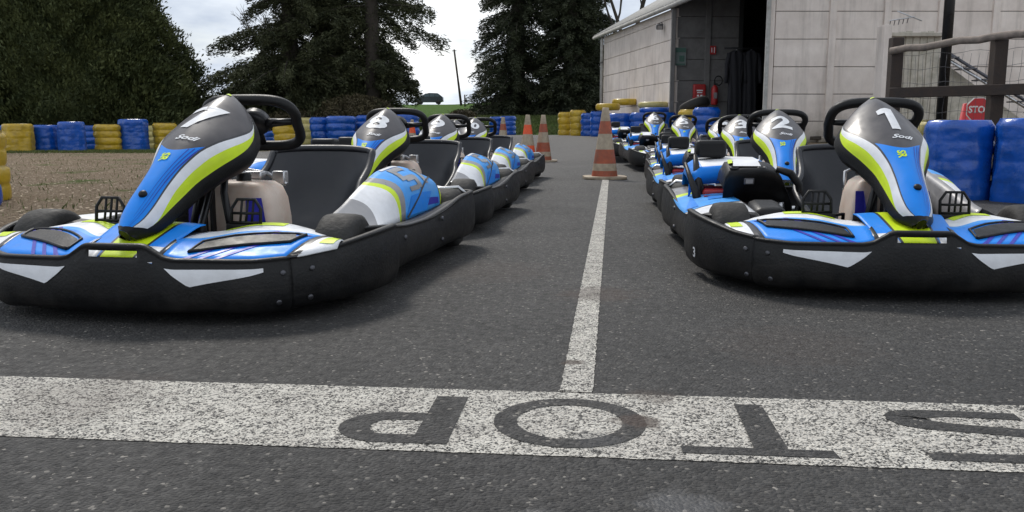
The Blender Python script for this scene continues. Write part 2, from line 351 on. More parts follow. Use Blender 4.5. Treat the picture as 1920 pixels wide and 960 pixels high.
# ------------------------------------------------------------------ terrain
TL=[(-5,-7),(3.4,-5),(4.0,-3.4),(5,-2.75),(7,-2.8),(10,-3.6),(15,-5.6),(18,-6.6),(20.2,-6.3),(21,-3.0),(23,-1.5),(29,-1.0)]
TR=[(-5,9),(6,8),(8,6.5),(13,6.3),(16,4.9),(20.9,3.8),(27,2.8),(29,2.6)]
def tz(x,y):
    A=smooth(.5,3.5,x); S1=smooth(9.5,18,y); S2=smooth(15.5,27,y)*smooth(-9,-1,x)
    z=.37*max(A*S1,S2*(1-A)+A*S1*0) if A<1 else .37*S1
    z=.37*(A*S1+(1-A)*S2)
    z+=.8*smooth(29,41,y)+(.0 if y<40 else min(3.15,(y-40)*.0394))
    if y>122: z-=(y-122)*.035
    return z
def sheet(name,rows,mat,dz,nx=14):
    """rows: list of (y,xl,xr); sheet draped on the terrain"""
    mb=MB(); P=[]
    for y,xl,xr in rows: P.append([(xl+(xr-xl)*i/nx,y,tz(xl+(xr-xl)*i/nx,y)+dz) for i in range(nx+1)])
    mb.quadgrid(P,mat); o=mb.build(name,recalc=False)
    return tag(o,kind='structure')
ys=[-6,0,4,8]+[8+.75*i for i in range(1,48)]+[46,50,55,60,70,80,90,100,110,118,122,126,135,160,220,400,900]
xs=[-600,-200,-90,-60,-45,-36,-30]+[-28+i for i in range(0,48)]+[22,26,32,45,70,120,250,600]
mb=MB(); mb.quadgrid([[(x,y,tz(x,y)-(.06 if interp(TL,y)+.9<x<interp(TR,y)-.9 and y<28 else 0)) for x in xs] for y in ys],SOIL); tag(mb.build('ground',recalc=False),kind='structure')
def rowsfrom(tab_l,tab_r,y0,y1,step):
    out=[]; y=y0
    while y<y1+1e-6:
        out.append((y,interp(tab_l,y)+.10*mnoise.noise((0,y*1.1,3))+.05*mnoise.noise((5,y*4,3)),interp(tab_r,y))); y+=step
    return out
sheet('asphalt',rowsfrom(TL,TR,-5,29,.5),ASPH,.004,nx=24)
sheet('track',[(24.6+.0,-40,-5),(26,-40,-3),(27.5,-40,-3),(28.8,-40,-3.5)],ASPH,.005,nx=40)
# painted lines: frame along the stop line
th=math.atan2(-.095,1.0)
SU=Vector((math.cos(th),math.sin(th),0)); SV=Vector((-math.sin(th),math.cos(th),0)); SO=Vector((.07,1.60,0))
def rect(mb,u0,u1,v0,v1,mat,z,nu=1,nv=1):
    mb.quadgrid([[SO+SU*(u0+(u1-u0)*i/nu)+SV*(v0+(v1-v0)*j/nv)+Vector((0,0,z)) for i in range(nu+1)] for j in range(nv+1)],mat,smooth=False)
mb=MB(); je=lambda q,k:.0022*mnoise.noise((q*160,k,0))+.003*mnoise.noise((q*28,k,4))
mb.quadgrid([[SO+SU*(-2.6+5.8*i/1400)+SV*(v+je(-2.6+5.8*i/1400,v*50))+Vector((0,0,.0054)) for i in range(1401)] for v in(-.175,0,.19)],PAINT,smooth=False); tag(mb.build('stop_line',recalc=False),kind='structure')
mb=MB(); P=[]
for i in range(800):
    y=1.765+(9.6-1.765)*i/799; xc=.137+(y-1.765)*.1165
    P.append([(xc-.036+je(y,2),y,tz(xc,y)+.0066),(xc+.036+je(y,9),y,tz(xc,y)+.0066)])
for _k in range(3): P[_k]=[(.137-.036,1.791+.004*_k,.0066),(.137+.036,1.783+.004*_k,.0066)]
mb.quadgrid(P,PAINT,smooth=False); tag(mb.build('lane_line',recalc=False),kind='structure')
# letters of STOP, read from the far side: asphalt showing through stencilled gaps
mb=MB()
def ring(c,ro,ri,a0,a1,n=28):
    P=[[],[]]; n=n*5
    for i in range(n+1):
        a=R(a0+(a1-a0)*i/n)
        for k,(rx,ry) in enumerate((ro,ri)):
            j=.0016*mnoise.noise((math.cos(a)*30+k*9,math.sin(a)*30,c[0]))
            P[k].append(SO+SU*(c[0]+(rx+j)*math.cos(a))+SV*(c[1]+(ry+j)*math.sin(a))+Vector((0,0,.0066)))
    mb.quadgrid(P,ASPH,smooth=False)
def stroke(pts):
    mb.poly([SO+SU*a+SV*b+Vector((0,0,.0066)) for a,b in pts],ASPH)
# O
ring((.042,0.003),(.148,.140),(.103,.098),0,360,48)
# T (upside down: bar near camera)
stroke([(.378,.140),(.378+.056,.140),(.378+.056,-.1075),(.378-.004,-.1075)]); stroke([(.245,-.108),(.245,-.142),(.515,-.142),(.512,-.108)])
# P
stroke([(-.243,.135),(-.176,.135),(-.176,-.140),(-.243,-.140)])
ring((-.303,-.058),(.095,.083),(.035,.040),90,270,24)
stroke([(-.3032,.0245),(-.2432,.0245),(-.2432,-.018),(-.3032,-.018)]); stroke([(-.3032,-.098),(-.2432,-.098),(-.2432,-.141),(-.3032,-.141)])
# S
def sstroke(pts,w):
    mid=[Vector((a,b)) for a,b in pts]; Pn=[[],[]]
    for i,p in enumerate(mid):
        t=(mid[min(i+1,len(mid)-1)]-mid[max(i-1,0)]).normalized(); n=Vector((-t.y,t.x)); ww=w*(.46+.62*abs(n.x))
        for k,sg in((0,1),(1,-1)):
            q=p+n*ww*sg; Pn[k].append(SO+SU*q.x+SV*q.y+Vector((0,0,.0066)))
    mb.quadgrid(Pn,ASPH,smooth=False)
sp=[]
def cubic(p0,p1,p2,p3,n=14):
    for i in range(n):
        t=i/n; sp.append(tuple((1-t)**3*a+3*(1-t)**2*t*b+3*(1-t)*t*t*c+t**3*d for a,b,c,d in zip(p0,p1,p2,p3)))
cubic((.925,.112),(.80,.122),(.705,.128),(.705,.080)); cubic((.705,.080),(.705,.012),(.955,.048),(.957,-.035)); cubic((.957,-.035),(.955,-.125),(.85,-.118),(.672,-.116)); sp.append((.672,-.116))
sstroke(sp,.040)
tag(mb.build('stop_lettering',recalc=False),kind='structure')

# ------------------------------------------------------------------ the kart
def text_bm(txt,size,bold=.0,shear=0):
    cu=bpy.data.curves.new('t','FONT'); cu.body=txt; cu.size=size; cu.offset=bold; cu.shear=shear; cu.align_x='CENTER'; cu.align_y='CENTER'; cu.resolution_u=3
    o=bpy.data.objects.new('t',cu); COL.objects.link(o)
    dg=bpy.context.evaluated_depsgraph_get(); me=bpy.data.meshes.new_from_object(o.evaluated_get(dg))
    bm=bmesh.new(); bm.from_mesh(me); bpy.data.objects.remove(o); bpy.data.curves.remove(cu); bpy.data.meshes.remove(me)
    bmesh.ops.triangulate(bm,faces=bm.faces)
    return bm
def text_on(name,txt,size,fn,mat,parent=None,bold=0,shear=0,cuts=2,fx=1):
    bm=text_bm(txt,size,bold,shear)
    if cuts: bmesh.ops.subdivide_edges(bm,edges=bm.edges,cuts=cuts,use_grid_fill=True)
    for v in bm.verts: v.co=fn(v.co.x*fx,v.co.y)
    me=bpy.data.meshes.new(name); bm.to_mesh(me); bm.free(); me.materials.append(mat)
    o=bpy.data.objects.new(name,me); COL.objects.link(o)
    if parent: o.parent=parent
    return o
# nose panel surface
NC=[(0,(.000,.065,.262)),(.12,(.005,.115,.315)),(.25,(.012,.185,.385)),(.4,(.022,.285,.465)),(.55,(.032,.385,.540)),(.7,(.040,.485,.605)),(.82,(.045,.565,.652)),(.92,(.048,.635,.682)),(1.0,(.050,.695,.688))]
NW=[(0,.012),(.04,.028),(.10,.054),(.18,.064),(.3,.070),(.4,.083),(.5,.116),(.58,.143),(.65,.157),(.74,.155),(.83,.128),(.9,.098),(.95,.072),(1.0,.036)]
ND=[(0,.02),(.1,.045),(.3,.078),(.5,.088),(.7,.105),(.85,.085),(1.0,.04)]
NK=[(0,.03),(.12,.052),(.3,.062),(.5,.066),(.7,.075),(.85,.065),(1.0,.02)]
def nc(t): return Vector([sm([(a,p[k]) for a,p in NC],t,.06) for k in range(3)])
def nframe(t):
    T=(nc(min(1,t+.02))-nc(max(0,t-.02))).normalized(); X=Vector((1,0,0)); X=(X-T*X.dot(T)).normalized(); Nn=X.cross(T).normalized()
    return T,X,Nn
A75=R(84)
def NS(s,t):
    T,X,Nn=nframe(t); w=sm(NW,t,.03); d=sm(ND,t,.05); fc=.5*smooth(.45,.8,t)
    return nc(t)+X*(w*math.sin(s*A75)/math.sin(A75))-Nn*(d*((1-fc)*(1-math.cos(s*A75))/(1-math.cos(A75))+fc*abs(math.sin(s*A75))**1.15))
NCR={}
def nose(parent):
    o=None
    mb=MB(); nt_=36
    sy=[(0,1.0),(.14,1.0),(.2,.86),(.3,.74),(.5,.70),(.60,.74),(.70,.85),(.80,.999),(1,1)]
    sw=[(0,.50),(.1,.56),(.2,.56),(.35,.50),(.5,.48),(.60,.56),(.70,.70),(.76,.84),(.82,.97),(.88,1.0),(1,1.0)]
    def bd(f,sg): return [(sg*f(i/nt_),i/nt_) for i in range(nt_+1)]
    one=lambda t:1.0; fy=lambda t:max(min(1,sm(sy,t,.03)),min(1,sm(sw,t,.03))); fw=lambda t:min(1,sm(sw,t,.03)); fd=lambda t:fw(t)-.045
    for sg in(-1,1):
        mb.patch(NS,bd(fy,sg),bd(one,sg),nt_,3,LIME)
        mb.patch(NS,bd(fw,sg),bd(fy,sg),nt_,3,WHITE)
        mb.patch(NS,bd(fd,sg),bd(fw,sg),nt_,1,DLINE)
    tb=lambda s: .468+.075*(abs(s)/.5)**2
    n=14
    lo=[(-fd(0)+2*fd(0)*i/n,0) for i in range(n+1)]
    # centre: blue part then grey part, each row stretched between the dark lines
    def centre(q,v):  # q -1..1 across, v 0..1 up
        return NS(q*fd(v),v)
    mb.patch(centre,[(-1+2*i/n,0) for i in range(n+1)],[(-1+2*i/n,tb((-1+2*i/n)*.46)) for i in range(n+1)],n,18,BLUE)
    mb.patch(centre,[(-1+2*i/n,tb((-1+2*i/n)*.46)) for i in range(n+1)],[(-1+2*i/n,1) for i in range(n+1)],n,18,GREY)
    # skirt and back
    rows=[]
    for sg in(-1,1):
        A=[];B=[];C=[]
        for i in range(nt_+1):
            t=i/nt_; T,X,Nn=nframe(t); k=sm(NK,t,.05); p=NS(sg,t); A.append(p); B.append(p-Nn*k*.5+X*sg*.014); C.append(p-Nn*k-X*sg*.012)
        mb.quadgrid([A,B,C],BLK); rows.append(C)
    mb.quadgrid(rows,BLK)
    for t,inv in((0,0),(1,1)):
        T,X,Nn=nframe(t); k=sm(NK,t,.05)
        top=[NS(-1+2*i/8,t) for i in range(9)]; bot=[NS(-1+2*i/8,t)-Nn*k for i in range(9)]
        a=rows[0][-1 if t else 0]; b=rows[1][-1 if t else 0]
        bot=[a+(b-a)*i/8 for i in range(9)]
        mb.quadgrid([top,bot],BLK)
    o=mb.build('nose_panel',parent)
    # indigo stripes
    d=MB()
    for q0,q1,v0,v1,w in((.62,.95,.02,.50,.05),(.50,.80,.05,.50,.035),(.36,.62,.10,.49,.03),(.80,.985,.30,.53,.09)):
        d.patch(centre,[(q0+(q1-q0)*i/12,v0+(v1-v0)*i/12) for i in range(13)],[(min(.99,q0+w*(.3+.9*i/12)+(q1-q0)*i/12),v0+(v1-v0)*i/12) for i in range(13)],12,1,INDI,.0012)
    d.build('stripe',o)
    k=MB(); c=soff(centre,.1,.22,.004); T,X,Nn=nframe(.22); k.lathe([(.001,.007),(.008,.006),(.013,.001),(.013,-.008)],c,Nn,BLK,14); k.build('knob',o)
    Ln=.80
    def onc(t0,x0=0):
        return lambda x,y: soff(NS,(x+x0)/ (sm(NW,t0+y/Ln,.03)*1.3),t0+y/Ln,.0022)
    text_on('logo','Sodi',.030,onc(.548,.01),WHITE,o,bold=.0008,shear=.45,cuts=1,fx=1.2)
    f_=onc(.425,-.010); text_on('maker_mark','SR',.034,lambda x,y:f_(y,-x),LIME,o,bold=.0012,cuts=1)
    ch=MB(); ch.patch(NS,[(-1,.0),(0,.0),(1,0)],[(-1.0,.085),(-.5,.05),(0,.035),(.5,.05),(1,.085)],12,3,BLK,.002); ch.build('chin',o)
    cap=MB(); cap.patch(NS,[(-.16,.955),(.16,.955)],[(-.16,.985),(.16,.985)],6,2,LIME,.002); cap.build('badge',o)
    return o,onc
ONE=([(-.02,-.5),(.15,-.5),(.15,.5),(-.02,.5)],[(-.15,.22),(-.0205,.26),(-.0205,.5),(-.05,.5),(-.15,.42)])
def number(txt,parent,onc):
    if txt=='1':
        bm=bmesh.new(); [bm.faces.new([bm.verts.new((a*.125-.004,b*.15,0)) for a,b in Q]) for Q in ONE]; bmesh.ops.triangulate(bm,faces=bm.faces); bmesh.ops.subdivide_edges(bm,edges=bm.edges,cuts=3,use_grid_fill=True)
        fn_=onc(.70,.0)
        for v in bm.verts: v.co=fn_(v.co.x*1.3,v.co.y)
        me=bpy.data.meshes.new('race_number'); bm.to_mesh(me); bm.free(); me.materials.append(WHITE); o=bpy.data.objects.new('race_number',me); COL.objects.link(o); o.parent=parent; return o
    return text_on('race_number',txt,.185 if len(txt)==1 else .15,onc(.70,.0),WHITE,parent,bold=.0065,cuts=3,fx=1.15 if len(txt)==1 else .95)
# bumper wall
def wall_path(pts,n):
    P=[Vector((a,b)) for a,b in pts]; out=[]
    # catmull-rom resample
    def cr_(p0,p1,p2,p3,t): return .5*((2*p1)+(p2-p0)*t+(2*p0-5*p1+4*p2-p3)*t*t+(3*p1-p0-3*p2+p3)*t**3)
    k=len(P)-1
    for i in range(n+1):
        f=i/n*k; j=min(int(f),k-1); t=f-j
        p0=P[j-1] if j>0 else P[0]*2-P[1]; p3=P[j+2] if j+2<=k else P[k]*2-P[k-1]
        out.append(cr_(p0,P[j],P[j+1],p3,t))
    return out
def wall(mb,path,ztop,zbot,prof,mat,sgn=1,skip=None,c=Vector((0,1))):
    """prof: list (inset, fraction of height)"""
    rows=[[] for _ in prof]; n=len(path)
    for i,p in enumerate(path):
        t=(path[min(i+1,n-1)]-path[max(i-1,0)]).normalized(); nn=Vector((t.y,-t.x))*sgn
        zt=ztop(p,i/(n-1)); zb=zbot(p,i/(n-1))
        for k,(ins,f) in enumerate(prof):
            q=p-nn*ins; rows[k].append((q.x,q.y,zb+(zt-zb)*f))
    return mb.quadgrid(rows,mat)
def fb_top(x,y):
    a=abs(x-.012)
    z=interp([(0,.240),(.085,.240),(.10,.236),(.150,.204),(.18,.198),(.40,.193),(.5,.197),(.58,.210),(.66,.236),(.70,.250)],a)
    return z
FPTS=[(-.69,.60),(-.672,.44),(-.61,.27),(-.52,.145),(-.40,.055),(-.25,.018),(-.12,.0),(0,-.006),(.12,.0),(.25,.018),(.40,.055),(.52,.145),(.61,.27),(.672,.44),(.69,.60)]
PROF=[(.055,-.02),(.030,.0),(.012,.10),(.002,.26),(.0,.5),(.003,.72),(.007,.81),(.010,.90),(.012,.94),(.008,.965),(.012,.99),(.020,1.0),(.030,.995),(.034,.95)]
def front_bumper(root):
    path=wall_path(FPTS,150)
    def zb(p,f): return .036+.0*smooth(.45,.69,abs(p.x))-.008*smooth(.3,.45,abs(p.x))*(1-smooth(.45,.6,abs(p.x)))
    i0=min(range(151),key=lambda i:abs(path[i].x+.505)); i1=150-i0
    mb=MB(); seg=path[i0:i1+1]; V=wall(mb,seg,lambda p,f:fb_top(p.x,p.y),zb,PROF,BUMP)
    # slot under the hump
    kill=[]
    for k in range(len(PROF)-1):
        for b in range(len(V[k])-1):
            x=(V[k][b].co.x+V[k][b+1].co.x)/2; z=(V[k][b].co.z+V[k+1][b].co.z)/2
            if abs(x-.012)<.075 and PROF[k][1]>=.80 and PROF[k+1][1]<=.91: kill.append((V[k][b],V[k][b+1],V[k+1][b+1],V[k+1][b]))
    fs=[]
    for q in kill:
        s_=set(q[0].link_faces)
        for v in q[1:]: s_&=set(v.link_faces)
        fs+=list(s_)
    bmesh.ops.delete(mb.bm,geom=list(set(fs)),context='FACES')
    fb=mb.build('front_bumper',root,solid=.006,solo=-1)
    # white stickers on the bumper face
    def FS(a,f):   # a: index fraction along whole path, f height fraction
        i=a*150; j=min(int(i),149); p=path[j].lerp(path[j+1],i-j); t=(path[min(j+2,150)]-path[max(j-1,0)]).normalized(); nn=Vector((t.y,-t.x))
        ins=interp([(q[1],q[0]) for q in PROF[1:10]],f); q=p-nn*ins; zt=fb_top(p.x,p.y); z_=zb(p,0)
        return Vector((q.x,q.y,z_+(zt-z_)*f))
    def a_of(x): 
        return min(range(1501),key=lambda k:abs(wall_x(k/1500)-x))/1500
    def wall_x(a):
        i=a*150; j=min(int(i),149); return path[j].lerp(path[j+1],i-j).x
    for sg in(-1,1):
        xo,xm,xi=.425,.225,.155
        ao,am,ai=a_of(.012+sg*xo),a_of(.012+sg*xm),a_of(.012+sg*xi)
        top=[(ao,.83),(ai,.80)]; bot=[(ao,.76),(ao+(am-ao)*.5,.66),(am,.49),(ai,.80)]
        d=MB(); d.patch(FS,[pl(top,i/24) for i in range(25)],[(ao+(ai-ao)*i/24,interp([(0,.76),((am-ao)/(ai-ao),.50),(1,.80)],i/24)) for i in range(25)],24,3,WHITE,.0025,1)
        d.build('bumper_sticker',fb)
    # corner wraps
    for sg in(-1,1):
        mb=MB(); seg=path[:i0+1] if sg<0 else path[i1:]
        wall(mb,seg,lambda p,f:fb_top(p.x,p.y)+.002,lambda p,f:zb(p,f)+.004,[(a+.002,b) for a,b in PROF],BUMP)
        cw=mb.build('corner_bumper',root,solid=.006,solo=-1)
        for a,f,par in((.012+sg*.47,.72,fb),(.012+sg*.46,.2,fb),(.012+sg*.535,.72,cw),(.012+sg*.53,.2,cw)):
            aa=a_of(a); c=FS(aa,f); nrm=(soff(FS,aa,f,.01)-c).normalized()
            b=MB(); b.lathe([(.0005,.004),(.006,.004),(.0085,.002),(.009,-.003)],c,nrm,DMETAL,10); b.build('bolt',par)
    return fb,FS,a_of
# front fairing
FB=[(.05,(.25,.262)),(.10,(.27,.250)),(.14,(.30,.238)),(.20,(.35,.245)),(.27,(.40,.264)),(.36,(.425,.258)),(.46,(.40,.240)),(.54,(.35,.222)),(.60,(.30,.214))]
def fair(sg):
    def S(a,q):
        x=a; yl=interp([(0,.012),(.25,.038),(.40,.072),(.52,.160),(.60,.27)],a); zl=interp([(0,.215),(.12,.208),(.18,.193),(.4,.190),(.5,.194),(.6,.207)],a)
        yb=sm([(k,v[0]) for k,v in FB],a,.03); zb=sm([(k,v[1]) for k,v in FB],a,.03)
        return Vector((.012+sg*x,yl+(yb-yl)*q,zl+(zb-zl)*q+.016*math.sin(math.pi*min(1,max(0,q)))))
    return S
def fairing(root,path=None):
    for sg in(-1,1):
        S=fair(sg); mb=MB()
        def B(vals,a0=None): return [(a,q) for a,q in vals]
        # whole surface in colour regions, outer to inner
        mb.patch(S,[(.585,0),(.585,1)],[(.50,0),(.53,1)],6,4,WHITE)
        mb.patch(S,[(.50,0),(.53,1)],[(.47,0),(.512,1)],6,2,DLINE)
        n=20
        lowA=[(.47-.33*i/n,0) for i in range(n+1)]; 
        mid=[(.50-.37*i/n,.70-.25*(i/n)) for i in range(n+1)]; hi=[(.506-.37*i/n,.80-.3*(i/n)) for i in range(n+1)]
        top=[(.512-.37*i/n,1) for i in range(n+1)]
        mb.patch(S,lowA,mid,n,6,BLUE); mb.patch(S,mid,hi,n,1,LBLUE); mb.patch(S,hi,top,n,4,WHITE)
        mb.patch(S,[(.142,0),(.142,1)],[(.125,0),(.115,1)],6,1,DLINE)
        # skirt down at the back
        A=[S(.585-.47*i/20,1) for i in range(21)]; mb.quadgrid([A,[p+Vector((0,.012,-.03)) for p in A],[p+Vector((0,.0,-.12)) for p in A]],BLK)
        o=mb.build('front_fairing',root,solid=.004,solo=-1)
        d=MB(); d.patch(S,[(.57,.25),(.585,.75)],[(.53,.35),(.545,.95)],4,2,LIME,.0018,sg)
        d.patch(S,[(.36,.86),(.36,.99)],[(.20,.80),(.20,.97)],4,6,LIME,.0018,sg)
        for k in range(4): d.patch(S,[(.30-.045*k+.05*(k>2),.02),(.49-.035*k,.66)],[(.285-.045*k+.05*(k>2),.02),(.475-.035*k,.66)],8,2,INDI,.0018,sg)
        d.build('stripe',o)
        v=MB(); v.patch(S,[(.46,.40),(.44,.60)],[(.20,.17),(.21,.36)],6,16,BLK,.0035,sg)
        E=[soff(S,*pl([(.47,.62),(.45,.36),(.195,.14)],i/16),sg*.004) for i in range(17)]
        v.tube(E,.0055,BLK,8)
        E=[soff(S,*pl([(.47,.62),(.44,.64),(.20,.40),(.195,.14)],i/16),sg*.003) for i in range(17)]
        v.tube(E,.004,BLK,8)
        v.build('vent',o)
    # centre piece
    def C(x,q):
        q_=max(0,q); return Vector((.012+x,.006+.27*q,.190+.085*min(1,q_*1.15)**.8-.35*x*x+.0))
    mb=MB()
    for a0,a1,b0,b1,m in((-.050,.050,-.072,.072,LIME),(.050,.058,.072,.082,DLINE),(-.058,-.05,-.082,-.072,DLINE),(.058,.12,.082,.145,BLUE),(-.12,-.058,-.145,-.082,BLUE)):
        mb.patch(C,[(a0,0),(b0,1)],[(a1,0),(b1,1)],10,6,m)
    mb.patch(C,[(-.06,0),(-.07,.28)],[(-.12,0),(-.125,.28)],4,3,WHITE,.0015,1); mb.patch(C,[(.06,0),(.07,.28)],[(.12,0),(.125,.28)],4,3,WHITE,.0015,1)
    A=[C(-.145+.29*i/10,1) for i in range(11)]; mb.quadgrid([A,[p+Vector((0,.02,-.1)) for p in A]],BLK)
    mb.build('centre_fairing',root,solid=.004,solo=-1)
def rail(side):
    return lambda y: sm([(.5,.246),(.62,.238),(.85,.212),(1.15,.208),(1.4,.225),(1.65,.262),(1.95,.270)],y,.08)
def side_bumper(root,sg):
    pts=[(.60,.47),(.632,.56),(.652,.75),(.660,1.05),(.668,1.35),(.685,1.58),(.694,1.80),(.682,1.92),(.60,1.965)]
    path=wall_path(pts,70); rz=rail(sg)
    mb=MB(); P=[Vector((p.x*sg+.0,p.y)) for p in path]
    if sg<0: P=P[::-1]
    # outward = +sg x
    wall(mb,P,lambda p,f:rz(p.y),lambda p,f:.055+.02*math.sin(p.y*9)*.2,PROF,BUMP,sgn=1)
    o=mb.build('side_bumper',root,solid=.006,solo=-1)
    for y,z in((.80,.17),(1.30,.10),(1.30,.19),(1.72,.17)):
        b=MB(); b.lathe([(.0005,.004),(.007,.004),(.010,.001),(.010,-.004)],(sg*(.654+.03*smooth(.8,1.7,y)),y,z),(sg,0,0),DMETAL,10); b.build('bolt',o)
    return o
def side_pod(root,sg,tall):
    rz=rail(sg)
    if tall: ridge=[(.60,.262),(.75,.290),(.95,.342),(1.18,.392),(1.36,.406),(1.50,.398),(1.62,.36),(1.69,.30),(1.74,.235)]
    else: ridge=[(.44,.235),(.6,.245),(.78,.252),(1.0,.258),(1.3,.262),(1.5,.27),(1.62,.265)]
    bul=.045 if tall else .012
    def S(y,q):
        q_=min(1,max(0,q)); xo=interp([(.44,.60),(.55,.645),(.7,.66),(1.62,.668)],y); xi=.42
        if tall:
            xo=interp([(.60,.555),(1.4,.575),(1.6,.585),(1.74,.56)],y); xi=interp([(.60,.435),(1.1,.42),(1.4,.425),(1.6,.46),(1.74,.53)],y); zt=sm(ridge,y,.03); bb=.05*smooth(.7,1.25,y)*(1-.5*smooth(1.6,1.74,y))
            return Vector((sg*(xo+(xi-xo)*q+bb*.8*math.sin(math.pi*q_)),y,.203+(zt-.203)*q+bb*.75*math.sin(math.pi*q_)))
        zr=rz(y)-.006; zt=sm(ridge,y,.04)
        return Vector((sg*(xo+(xi-xo)*q+bul*.6*math.sin(math.pi*q_)),y,zr+(zt-zr)*q+bul*math.sin(math.pi*q_)))
    mb=MB(); n=10
    def bl(f): return [(f(i/n),i/n) for i in range(n+1)]
    if tall:
        B=[lambda q:.60,lambda q:.78+.08*math.sin(q*2.5),lambda q:1.03-.05*q+.05*math.sin(3*q),lambda q:1.045-.03*q+.065*math.sin(3*q),lambda q:1.10-.02*q+.06*math.sin(3*q),lambda q:1.60+.0*q,lambda q:1.615,lambda q:1.665+.01*q,lambda q:1.74]
        M_=[GREY2,WHITE,LIME,GREY2,LBLUE,DLINE,LIME,GREY2]
    else:
        B=[lambda q:.46,lambda q:.52+.04*q,lambda q:.86+.05*q,lambda q:.885+.05*q,lambda q:1.42-.04*q,lambda q:1.48-.05*q,lambda q:1.66]
        M_=[BLK,WHITE,DLINE,LBLUE,LIME,GREY2]
    for k in range(len(B)-1): mb.patch(S,bl(B[k]),bl(B[k+1]),n,max(1,int((B[k+1](.5)-B[k](.5))/.03)),M_[k])
    y0_,y1_=(.60,1.74) if tall else (.46,1.66)
    if tall: mb.quadgrid([[(sg*.52,y,.200),(sg*(.645+.03*smooth(.8,1.7,y)),y,rz(y)-.008)] for y in [.62+.05*i for i in range(24)]],BLK)
    A=[S(y0_+(y1_-y0_)*i/30,1) for i in range(31)]
    mb.quadgrid([A,[p+Vector((-sg*.02,0,-.03)) for p in A],[Vector((p.x-sg*.03,p.y,.08)) for p in A]],GREY2 if tall else BLK)
    F=[S(y0_,i/8) for i in range(9)]; mb.quadgrid([F,[Vector((p.x,p.y-.01,.09)) for p in F]],BLK)
    F=[S(y1_,i/8) for i in range(9)]; mb.quadgrid([F,[Vector((p.x,p.y+.01,.09)) for p in F]],GREY2)
    o=mb.build('side_pod',root,solid=.003,solo=-1)
    d=MB()
    if tall:
        pc=lambda y0,q0,y1,q1,m,sk=0: d.patch(S,[(y0,q0),(y0+sk,q1)],[(y1,q0),(y1+sk,q1)],5,5,m,.0022,sg)
        pc(1.22,.58,1.27,.92,GREY2,.02); pc(1.27,.80,1.40,.92,GREY2,.02); pc(1.27,.54,1.40,.66,GREY2); pc(1.36,.38,1.41,.64,GREY2); pc(1.24,.36,1.36,.44,GREY2)
        pc(1.46,.45,1.50,.85,GREY2,.0); pc(1.50,.72,1.57,.85,GREY2); pc(1.42,.1,1.58,.2,INDI); pc(1.12,.04,1.40,.30,BLUE,.1); pc(1.20,.94,1.42,.99,WHITE)
        d.patch(S,[(1.12,.04),(1.34,.30),(1.58,.66)],[(1.13,.01),(1.35,.28),(1.59,.64)],12,1,DLINE,.003,sg)
    else:
        d.patch(S,[(1.10,.55),(1.10,.95)],[(1.22,.6),(1.20,.95)],4,4,BLUE,.0022,sg)
        d.patch(S,[(.95,.05),(.95,.3)],[(1.3,.3),(1.3,.35)],4,4,BLUE,.0022,sg)
    d.build('sticker',o)
    return o
def wheel(root,x,y,r,w_,front):
    t=MB(); h=w_/2; prof=[(r*.52,-h*.92),(r*.60,-h),(r*.85,-h*1.02),(r*.97,-h*.85),(r,-h*.5),(r*1.005,0),(r,h*.5),(r*.97,h*.85),(r*.85,h*1.02),(r*.60,h),(r*.52,h*.92)]
    t.lathe(prof,(x,y,r+.005),(1,0,0),RUB,28); wh=t.build('wheel',root)
    m=MB(); m.lathe([(r*.50,-h*.9),(r*.54,-h*.93),(r*.52,-h*.6),(r*.35,-h*.4),(r*.2,-h*.35),(.012,-h*.5),(.001,-h*.5)],(x,y,r+.005),(1,0,0),DMETAL,20)
    m.lathe([(r*.50,h*.9),(r*.54,h*.93),(r*.52,h*.6),(r*.35,h*.4),(r*.2,h*.35),(.012,h*.5),(.001,h*.5)],(x,y,r+.005),(1,0,0),DMETAL,20)
    m.lathe([(r*.53,-h*.9),(r*.53,h*.9)],(x,y,r+.005),(1,0,0),DMETAL,20)
    m.build('rim',wh)
def seat(root):
    PR=[(1.385,.492),(1.365,.43),(1.335,.34),(1.295,.24),(1.21,.155),(1.05,.11),(.92,.10),(.83,.12)]
    def S(s,t):
        y=sm([(i/7,p[0]) for i,p in enumerate(PR)],t,.1); z=sm([(i/7,p[1]) for i,p in enumerate(PR)],t,.1)
        hw=sm([(0,.224),(.2,.226),(.4,.232),(.55,.262),(.75,.262),(1,.20)],t,.1); k=abs(s)**3.2
        up=sm([(0,-.018),(.25,.02),(.45,.10),(.65,.16),(.85,.10),(1,.03)],t,.1); fw=sm([(0,.03),(.2,.06),(.4,.14),(.6,.08),(1,0)],t,.1)
        return Vector((.13-.025*smooth(.2,.6,t)+hw*s,y-fw*k,z+up*k))
    mb=MB(); mb.quadgrid([[S(-1+2*i/24,j/28) for i in range(25)] for j in range(29)],SEATM); o=mb.build('seat',root,solid=.008,solo=0)
    r=MB(); edge=[S(-1,j/28) for j in range(28,-1,-1)]+[S(-1+2*i/24,0) for i in range(1,24)]+[S(1,j/28) for j in range(29)]
    r.tube(edge,.0155,SEATM,10); r.build('seat_rim',o)
